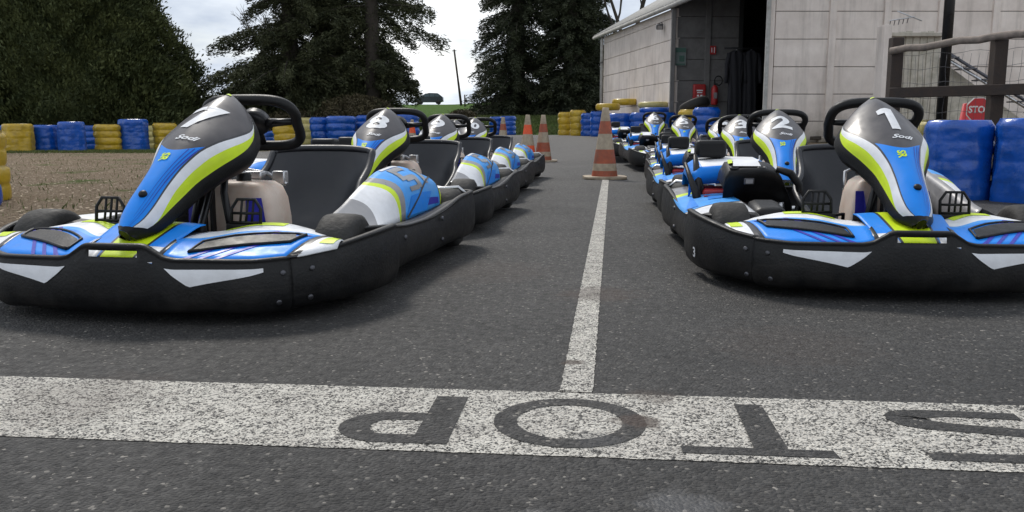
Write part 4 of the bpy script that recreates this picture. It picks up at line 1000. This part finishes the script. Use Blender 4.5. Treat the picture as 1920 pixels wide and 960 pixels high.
# racing suits hanging in the doorway
SUIT=simple('suit_cloth',(.018,.018,.022),.85,vary=.4,scale=30)
rr=tag(MB().build('clothes_rail') if 0 else (lambda mb:(mb.tube([onwall(1358,90,20.3),onwall(1440,92,20.3)],.025,BLK2,8),mb.build('clothes_rail'))[1])(MB()),'dark rail across the doorway carrying the hanging suits','rail')
for k,(u0,u1,lab) in enumerate(((1366,1396,'black racing suit hanging nearer the red extinguisher'),(1393,1424,'black racing suit hanging deeper in the doorway by the post'))):
    r=empty('racing_suit',onwall((u0+u1)/2,92,20.3)); tag(r,lab,'racing suit','racing suits hanging in the doorway')
    mb=MB(); rows=[]
    for z,w_,d_ in((-.03,.06,.04),(-.08,.17,.07),(-.16,.21,.09),(-.5,.17,.09),(-.75,.16,.09),(-1.1,.17,.08),(-1.52,.17,.06)):
        rows.append([(w_*math.cos(a)+.012*math.sin(5*a+z*6),d_*math.sin(a)+.02*math.sin(7*a+z*3),z) for a in [2*math.pi*i/28 for i in range(28)]])
    mb.quadgrid(rows,SUIT,close=True)
    b=mb.build('overall',r)
    for sg in(-1,1):
        mb=MB(); mb.tube([(sg*.15,0,-.10),(sg*.21,-.02,-.35),(sg*.22,-.04,-.6),(sg*.23,-.04,-.78)],[.06,.055,.045,.04],SUIT,10); mb.build('sleeve',r)
    mb=MB(); mb.tube([(0,0,.02),(0,0,-.05)],.006,METAL,6); mb.build('hanger',r)
# ------------------------------------------------------------------ fence on the right
fn=empty('wooden_fence',(0,0,0)); tag(fn,'brown timber post and rail fence with wire mesh, right side','fence')
p1=Vector((atpx(1664,9.2),9.2,0)); p2=Vector((atpx(1852,8.5),8.5,0)); dv=p2-p1; p3=p1+dv*2.0; p3.z=0
for p,h in((p1,1.52),(p2,1.43),(p3,1.45)):
    mb=MB(); mb.box((p.x,p.y,h/2),(.125,.11,h),WOOD,bev=.008); mb.build('post',fn)
fd_=dv.normalized(); off=Vector((-fd_.y,fd_.x,0)); off=off if off.y<0 else -off
mb=MB(); a=p1-fd_*.02+off*.09+Vector((0,0,1.375)); b=p2+off*.09+Vector((0,0,1.455)); c=p3+off*.09+Vector((0,0,1.47))
mb.tube([a]+[a.lerp(b,k/6)+Vector((0,0,.012*math.sin(k*2.1))) for k in range(1,6)]+[b]+[b.lerp(c,k/6)+Vector((0,0,.01*math.sin(k*2.7))) for k in range(1,6)]+[c],.038,WOOD2,10); mb.build('top_rail',fn)
ang=math.atan2(fd_.y,fd_.x); rot=Matrix.Rotation(ang,3,'Z')
mb=MB(); q=(p1+p3)/2+off*(.085); mb.box((q.x,q.y,.945),((p3-p1).length,.05,.105),WOOD,rot=rot,bev=.006); mb.build('middle_rail',fn)
mb=MB(); mb.box((q.x,q.y,.40),((p3-p1).length,.05,.105),WOOD,rot=rot,bev=.006); mb.build('lower_rail',fn)
mb=MB(); Lf=(p3-p1).length
for k in range(int(Lf/.075)):
    s=.06+k*.075; P_=[p1+fd_*(s+.008*math.sin(j*1.9+k*.3))+Vector((0,0,.1+j*.135)) for j in range(10)]; mb.tube(P_,.0018,DMETAL,4)
for j in range(9):
    z=.15+j*.148; mb.tube([p1+fd_*(Lf*k/24)+Vector((0,0,z+.012*math.sin(k*1.3+j))) for k in range(25)],.002,DMETAL,4)
mb.build('wire_mesh',fn)
mb=MB(); x=atpx(1758,12.6); mb.tube([(x-.0,12.6,.15),(x,12.6,5.4)],.072,BLK2,16); tag(mb.build('steel_pole'),'tall black steel pole behind the timber fence','pole')
# stop sign
stp=onwall(1835,206,9.6); st=empty('stop_sign',(stp.x,stp.y,tz(stp.x,9.6))); tag(st,'small red octagonal stop sign half behind the fence post','sign')
SR_=simple('sign_red',(.50,.015,.02),.4,vary=.06); WS=simple('sign_white',(.7,.68,.66),.5,vary=.05)
zc=stp.z-tz(stp.x,9.6)
oc=[(math.cos(R(22.5+45*k)),math.sin(R(22.5+45*k))) for k in range(8)]
mb=MB(); mb.prism([(a*.147,b*.147) for a,b in oc],(0,.0,zc),(1,0,0),(0,0,1),(0,1,0),.006,WS); mb.prism([(a*.136,b*.136) for a,b in oc],(0,-.004,zc),(1,0,0),(0,0,1),(0,1,0),.0035,SR_); pla=mb.build('plate',st)
text_on('lettering','STOP',.105,lambda x,y:Vector((x,-.0062,zc+y)),WS,pla,bold=.003,cuts=0,fx=.92)
mb=MB(); mb.tube([(0,.025,0),(0,.025,zc)],.018,DMETAL,8); mb.build('post',st)
mb=MB(); rc=empty('red_triangle_cone',(atpx(1800,10.2),10.2,tz(5,10))); tag(rc,'faded red cone shape beside the stop sign behind the fence','traffic cone')
b_=MB(); b_.lathe([(.15,.03),(.03,.86),(.02,.865)],(0,0,0),(0,0,1),SR_,20); b_.build('cone_body',rc); b_=MB(); b_.box((0,0,.015),(.4,.4,.03),CO,bev=.006); b_.build('base',rc)
# concrete stair block with metal stringers behind the fence
sb=empty('outside_staircase',(0,0,0)); tag(sb,'weathered concrete stair block with grey metal stair rail behind the fence','staircase')
GW=simple('mossy_concrete',(.50,.46,.39),.9,vary=.2,scale=3,dirt=(.19,.18,.11),dirt_amt=.6)
y=14.0; x0=atpx(1636,y); x1=atpx(1748,y)
mb=MB(); mb.box(((x0+x1)/2+.03,y+.1,1.05),(x1-x0-.1,.10,2.0),GW); mb.box((x0+.06,y,1.11),(.12,.3,2.18),CONC,bev=.01)
for k in range(8): mb.box((x0+.25+k*.115,y+.045,1.05+.012*(k%3)),(.10,.02,2.1),GW,bev=.004)
mb.box(((x0+x1)/2+.08,y+.02,2.06),(x1-x0-.05,.16,.06),GW,bev=.008); mb.build('parapet',sb)
mb=MB(); mb.prism([(0,0),(0,1.66),(.1,1.70),(2.6,0)],(x1-.05,y+.15,0),(1,0,0),(0,0,1),(0,1,0),.08,GW); mb.build('stair_wall',sb)
for dz in(0,-.10):
    mb=MB(); a=Vector((x1+.05,y-.05,1.80+dz)); b=Vector((x1+3.0,y-.05,.10+dz)); mb.tube([a,b],.026,METAL if dz else DMETAL,6); mb.build('stringer',sb)
for k in range(9):
    mb=MB(); a=Vector((x1+.15+k*.3,y+.05,1.70-k*.173)); mb.box(a,(.20,.35,.02),DMETAL,rot=Matrix.Rotation(0,3,'Z')); mb.build('tread',sb)
mb=MB()
for k in range(5): mb.tube([(x0+.12+k*.07,y-.06,2.27+.012*k),(x0+.22+k*.07,y+.2,2.22+.012*k)],.007,DMETAL,5)
mb.tube([(x0+.1,y-.06,2.27),(x0+.5,y-.06,2.33)],.01,METAL,5); mb.tube([(x0+.22,y-.05,2.42),(x0+.62,y-.05,2.27)],.01,METAL,5); mb.build('grating',sb)
# rubble base of the front wall
mb=MB()
for k in range(60):
    mb.box((4.95+k*.12,16.13-random.uniform(0,.05),random.uniform(.12,.45)),(random.uniform(.08,.22),.12,random.uniform(.05,.11)),CONC if k%3 else BARK,rot=Matrix.Rotation(random.uniform(-.2,.2),3,'Y'),bev=.012)
mb.build('rubble_footing',bld)

# ------------------------------------------------------------------ car and leaning pole on the hill
cx,cy=atpx(806,118),118; car=empty('parked_car',(cx,cy,tz(cx,cy)+.02)); tag(car,'small dark hatchback on the grassy rise beyond the trees','car')
CARP=simple('dark_car_paint',(.02,.03,.035),.25,coat=.6); GLASS=simple('car_glass',(.10,.13,.15),.1)
mb=MB(); prof=[(-1.95,.35),(-1.98,.75),(-1.75,.92),(-1.05,1.0),(-.45,1.45),(.0,1.52),(1.2,1.48),(1.75,1.05),(1.9,.95),(1.93,.4),(1.5,.28),(-1.5,.28)]
mb.prism([(a,b) for a,b in prof],(0,-.8,0),(1,0,0),(0,0,1),(0,1,0),1.6,CARP,bev=.08); mb.build('body',car)
for pts in([(-.85,1.02),(-.38,1.38),(.05,1.42),(.05,1.02)],[(.12,1.02),(.12,1.42),(.75,1.40),(.8,1.02)],[(.88,1.02),(.84,1.38),(1.15,1.36),(1.5,1.05)]):
    mb=MB(); mb.prism(pts,(0,-.812,0),(1,0,0),(0,0,1),(0,1,0),.02,GLASS); mb.build('window',car)
for x in(-1.25,1.2):
    for yy in(-.78,.78):
        mb=MB(); mb.lathe([(.001,-.1),(.3,-.1),(.31,0),(.3,.1),(.001,.1)],(x,yy,.31),(0,1,0),RUB,20); mb.build('wheel',car)
Y=95; pb=Vector((atpx(866,Y),Y,tz(-6,Y)-.3)); ptop=Vector((atpx(853,Y),Y,.57+(242-98)/1600*Y))
mb=MB(); mb.tube([pb,ptop],[.14,.09],WOOD,8); po=empty('utility_pole') ; tag(po,'thin leaning wooden pole on the grass rise against bright sky','pole'); mb.build('shaft',po)
mb=MB(); mb.tube([ptop-Vector((.25,0,.15)),ptop+Vector((.25,0,-.13))],.04,WOOD,6); mb.build('cross_arm',po)
mb=MB(); xp=atpx(872,80); mb.tube([(xp,80,tz(xp,80)-.2),(xp,80,tz(xp,80)+1.1)],.07,WOOD,6); tag(mb.build('fence_post'),'short wooden post beside the foot of the leaning pole','post')

# ------------------------------------------------------------------ trees
def quads_mesh(name,C,Ud,Vd,mat,parent):
    n=len(C); V=np.empty((n,4,3),np.float32); V[:,0]=C-Ud-Vd*.4; V[:,1]=C+Ud*.1-Vd; V[:,2]=C+Ud+Vd*.3; V[:,3]=C-Ud*.1+Vd
    me=bpy.data.meshes.new(name); me.vertices.add(n*4); me.vertices.foreach_set('co',V.reshape(-1)); me.loops.add(n*4); me.loops.foreach_set('vertex_index',np.arange(n*4,dtype=np.int32))
    me.polygons.add(n); me.polygons.foreach_set('loop_start',np.arange(0,n*4,4,dtype=np.int32)); me.polygons.foreach_set('loop_total',np.full(n,4,np.int32)); me.update(); me.validate()
    me.materials.append(mat); o=bpy.data.objects.new(name,me); COL.objects.link(o); o.parent=parent; return o
def rand_unit(n):
    v=rng.normal(size=(n,3)); return v/np.linalg.norm(v,axis=1,keepdims=True)
def conifer(x,y,H,Rb,label,mat,nb=260,ppb=260,hmin=.6,leaf=.105,shape=.8,droop=.35,mx_r=None,irr=.35,group='evergreen trees beyond the track',lean=None,top_r=.12,name='conifer_tree',visH=7.5,rmul=None,bwm=1):
    r=empty(name,(x,y,tz(x,y)-.1)); tag(r,label,'tree',group)
    mb=MB(); mb.tube([(0,0,0),(.05,0,H*.35),(-.05,.04,H*.7),(0,0,H*.98)],[.30*H/12,.22*H/12,.12*H/12,.02],BARK,10)
    Cs=[];Us=[]
    for b in range(nb):
        f=rng.random()**1.15
        h=hmin+(H-hmin)*f
        if h>visH: 
            if rng.random()<.45: continue
        Rr=Rb*((1-f)**shape*(1-top_r)+top_r)*(1-irr+irr*2*rng.random()*.75)
        a=rng.random()*2*math.pi; ln=max(.3,Rr*(interp(rmul,h) if rmul else 1))
        lift=rng.uniform(-.05,.25); t=np.linspace(0,1,7)
        px=np.cos(a)*ln*t; py=np.sin(a)*ln*t; pz=h+ln*(lift*t-droop*t*t+.12*droop*t**4)
        side=np.array([-math.sin(a),math.cos(a),0]); 
        if b%2==0 and h<visH+1: mb.tube([(px[k],py[k],pz[k]) for k in(0,2,4,6)],[.035,.025,.015,.006],BARK,4,cap=False)
        m=int(ppb*ln/Rb)+20; tt=rng.random(m)**.7; 
        bw=.30*bwm*ln*(1-tt*.75)*(rng.random(m)-.5)*1.6
        c=np.stack([np.cos(a)*ln*tt,np.sin(a)*ln*tt,h+ln*(lift*tt-droop*tt*tt+.12*droop*tt**4)],1)+side*bw[:,None]
        c[:,2]-=np.abs(bw)*.35+rng.random(m)**2*.28*ln/2
        c+=rng.normal(size=(m,3))*.05
        out=np.array([math.cos(a),math.sin(a),-.35]); d=out+side*np.sign(bw)[:,None]*.7+rng.normal(size=(m,3))*.5
        Cs.append(c); Us.append(d/np.linalg.norm(d,axis=1,keepdims=True))
    C=np.concatenate(Cs); U=np.concatenate(Us); n=len(C); V=np.cross(U,rand_unit(n)); V/=np.linalg.norm(V,axis=1,keepdims=True)+1e-6
    s=leaf*(.6+rng.random((n,1))*.9)
    mb.build('trunk',r); quads_mesh('crown',C.astype(np.float32),(U*s),(V*s*.26),mat,r)
    return r
def dense(x,y,H,Rb,label,mat,n=90000,pw=.62,leaf=.07,group='evergreen trees beyond the track',base_f=.85,name='cypress_tree',lump=.10):
    r=empty(name,(x,y,tz(x,y)-.1)); tag(r,label,'tree',group)
    def rad(z,a):
        f=np.clip(z/H,0,1); rr=Rb*np.power(np.clip(1-f,0,1),pw)*np.minimum(1,base_f+f*1.2)
        return rr*(1+lump*np.sin(3*a+z*1.1+x)+lump*.7*np.sin(7*a-z*2.3)+lump*.5*np.sin(13*a+z*4.1)+lump*.4*np.sin(23*a-z*6.7))
    z=H*(1-np.sqrt(1-rng.random(n)*.995)); z=rng.random(n)**1.25*H; a=rng.random(n)*2*math.pi
    dep=np.abs(rng.normal(size=n))*.22
    # plume clumps
    clump=.28*np.abs(np.sin(a*17+np.sin(z*3.1)*2))*np.abs(np.sin(z*3.7+np.sin(a*9)*2))
    cl2=.22*np.maximum(0,np.sin(z*4.4+3*np.sin(a*3)))*np.maximum(0,np.sin(a*11+z)); rr=rad(z,a)-dep+clump*.9+cl2*1.4+.12*(rng.random(n)**6)*3
    C=np.stack([rr*np.cos(a),rr*np.sin(a),z+.15],1)+rng.normal(size=(n,3))*.04
    out=np.stack([np.cos(a),np.sin(a),np.full(n,1.1)],1)+rng.normal(size=(n,3))*.55; out/=np.linalg.norm(out,axis=1,keepdims=True)
    V=np.cross(out,rand_unit(n)); V/=np.linalg.norm(V,axis=1,keepdims=True)+1e-6; s=leaf*(.6+rng.random((n,1))*.9)
    mb=MB(); rows=[]
    for k in range(14):
        zz=H*.96*k/13; rows.append([(float(rad(np.array(zz),np.array(q)))*.86*math.cos(q),float(rad(np.array(zz),np.array(q)))*.86*math.sin(q),zz) for q in [2*math.pi*i/40 for i in range(40)]])
    cr_=quads_mesh('crown',C.astype(np.float32),out*s,V*s*.4,mat,r)
    mb.quadgrid(rows,mat,close=True); mb.build('inner_branches',r)
    t=MB(); t.tube([(0,0,-.1),(0,0,H*.5)],[.3,.15],BARK,10); t.build('trunk',r)
    return r
dense(-18.4,31,16,5.0,'tall dense cypress tree at the left picture edge',LEYL,leaf=.062,n=160000)
dense(-15.0,29.5,9.5,4.4,'dense olive-green cypress tree sloping down towards the sky gap',LEYL,leaf=.058,n=230000,pw=.75)
dense(-12.5,28.6,3.2,1.9,'lower bushy cypress at the right foot of the left hedge',LEYL,n=70000,pw=.5)
dense(-16.8,27.6,4.6,2.6,'low bushy cypress in front of the tall left hedge',LEYL,n=90000,pw=.45)
LFT=[(0,.55),(1.5,.72),(3.1,1.0),(4,.85),(6,.95),(9,1)]
RGT=[(0,.45),(1.5,.62),(2.6,.78),(3.3,1.05),(4.0,1.35),(4.8,1.45),(6,1.3),(9,1)]
conifer(-7.9,31,14,3.0,'big dark spruce with ragged low branch reaching left over kart 7',SPRUCE,nb=230,ppb=950,shape=.35,rmul=LFT,irr=.42,leaf=.065,bwm=.62)
conifer(-6.5,33,15,3.1,'big dark spruce in the middle behind kart 8',SPRUCE,nb=260,ppb=950,shape=.35,irr=.4,leaf=.065,bwm=.62)
conifer(-5.0,31,13,2.2,'dark spruce with feathery branches hanging towards the bright sky gap',SPRUCE,nb=190,ppb=700,shape=.35,rmul=RGT,irr=.42,leaf=.06,bwm=.5)
conifer(.25,42,17,2.45,'tall narrow dark spruce right of the bright sky gap',SPRUCE2,nb=640,ppb=420,shape=.45,irr=.16,leaf=.072,hmin=.1,droop=.5,rmul=[(0,1.05),(3,1.0),(7,.8)],visH=9)
conifer(2.75,41,16,1.9,'second tall narrow dark spruce beside the shed',SPRUCE2,nb=560,ppb=420,shape=.5,irr=.16,leaf=.072,hmin=.1,droop=.5,rmul=[(0,1.1),(3,1.0),(7,.8)],visH=9)
conifer(4.05,46,16,1.7,'tall dark spruce rising right behind the shed roof edge',SPRUCE2,nb=420,ppb=380,shape=.5,irr=.18,leaf=.075,hmin=.1,droop=.5,visH=9)
dense(-6.6,31.5,2.6,2.2,'low dark evergreen bush under the middle spruces',SPRUCE,n=26000,pw=.45,leaf=.07,name='evergreen_bush',group='bushes beyond the tyre stacks')
dense(-9.4,31.5,2.0,2.0,'low dark bush below the ragged spruce behind kart 7',SPRUCE,n=22000,pw=.45,leaf=.07,name='evergreen_bush',group='bushes beyond the tyre stacks')
def bush(x,y,H,Rb,label,n=9000):
    r=empty('twiggy_bush',(x,y,tz(x,y))); tag(r,label,'bush','bushes beyond the tyre stacks')
    mb=MB()
    for k in range(70):
        a=random.uniform(0,6.28); l=random.uniform(.5,1); mb.tube([(0,0,0),(Rb*.4*l*math.cos(a),Rb*.4*l*math.sin(a),H*.6*l),(Rb*l*math.cos(a),Rb*l*math.sin(a),H*l*random.uniform(.7,1))],[.02,.012,.005],BARK,4,cap=False)
    mb.build('stems',r)
    d=rand_unit(n); rr=rng.random((n,1))**.5; C=d*rr*np.array([Rb,Rb,H*.5])+np.array([0,0,H*.5]); U=rand_unit(n); V=np.cross(U,rand_unit(n)); s=.06*(.5+rng.random((n,1)))
    quads_mesh('foliage',C.astype(np.float32),U*s,V*s*.3,BUSH,r)
bush(-5.4,30.0,1.6,1.5,'brown leafless bush under the right spruce branches',14000)
bush(-1.9,33,.75,.6,'small brown bush at the foot of the grass rise',8000)
bush(-7.3,29.8,1.2,1.5,'brown scrub above the blue stacks over the seat of kart 7',9000)
# bare trees behind the shed roof
def bare(x,y,H,label,seed):
    r=empty('bare_tree',(x,y,tz(x,y))); tag(r,label,'tree','leafless trees behind the shed'); rn=random.Random(seed)
    tr=MB(); br=MB()
    def grow(mb,p,d,l,rad,lev):
        q=p+d*l; m=(p+q)/2+Vector((rn.uniform(-1,1),rn.uniform(-1,1),0))*l*.06
        mb.tube([p,m,q],[rad,rad*.85,rad*.65],BARK,5,cap=False)
        if lev==0: return
        for k in range(rn.choice((2,3,3))):
            nd=(d+Vector((rn.uniform(-1,1),rn.uniform(-1,1),rn.uniform(-.1,.6)))*.55).normalized(); grow(br,q if k<2 else m,nd,l*rn.uniform(.62,.8),rad*.6,lev-1)
    grow(tr,Vector((0,0,0)),Vector((0,0,1)),H*.33,.16,6)
    tr.build('trunk',r); br.build('branches',r)
bare(5.2,40,9.5,'leafless tree just above the low end of the shed roof',3)
bare(7.6,43,11,'leafless tree farther right behind the shed roof',5)
bare(-12.3,46,6.0,'pale leafless tree in the sky gap left of the spruces',9)
# ------------------------------------------------------------------ litter and grass (uncountable)
n=60000; yy=4.2+rng.random(n)**1.4*20; xl=np.array([interp(TL,v) for v in yy]); xx=xl-.05-rng.random(n)**.8*(6+yy*.45)
keep=np.ones(n,bool); zz=np.array([tz(a,b) for a,b in zip(xx,yy)])
C=np.stack([xx,yy,zz+.006+rng.random(n)*.012],1); U=rand_unit(n)*np.array([1,1,.25]); V=np.cross(U,rand_unit(n)*np.array([.25,.25,1])); s=.014*(.5+rng.random((n,1))*1.1)
LIT=leaf_mat('dry_leaves',(.11,.08,.05),(.56,.45,.32),40)
o=quads_mesh('leaf_litter',C.astype(np.float32),U*s,V*s*.7,LIT,None); tag(o,'dry brown leaves and chips scattered on the gravel','litter',kind='stuff')
GR=leaf_mat('grass_blades',(.05,.075,.02),(.15,.17,.05),3)
def grass(name,n,fx,label,s0=.035):
    xx,yy=fx(n); zz=np.array([tz(a,b) for a,b in zip(xx,yy)]); C=np.stack([xx,yy,zz+s0*.6],1)
    U=np.stack([rng.normal(size=n)*.35,rng.normal(size=n)*.35,np.ones(n)],1); V=np.cross(U,rand_unit(n)); s=s0*(.5+rng.random((n,1)))
    tag(quads_mesh(name,C.astype(np.float32),U*s,V*s*.15,GR,None),label,'grass',kind='stuff')
def tufts(n):
    k=np.array([(-3.2,6.5),(-4.4,9),(-5.5,12),(-7,15),(-6,8),(-8.5,19.5),(-11,20.5),(-13,21),(-7,20.3)]); i=rng.integers(0,len(k),n); return k[i,0]+rng.normal(size=n)*.9*(k[i,1]/12),k[i,1]+rng.normal(size=n)*.9
grass('grass_tufts',2200,tufts,'small green grass tufts growing through the gravel',.022)
grass('grass_strip',26000,lambda n:(-3-rng.random(n)*14,20.4+rng.random(n)*2.2),'yellowish grass strip along the tyre stacks')
grass('grass_bank',40000,lambda n:(-8+rng.random(n)*14,29.3+rng.random(n)*10),'green grass bank beneath the trees behind the cones',.06)
print('objects',len(bpy.data.objects))
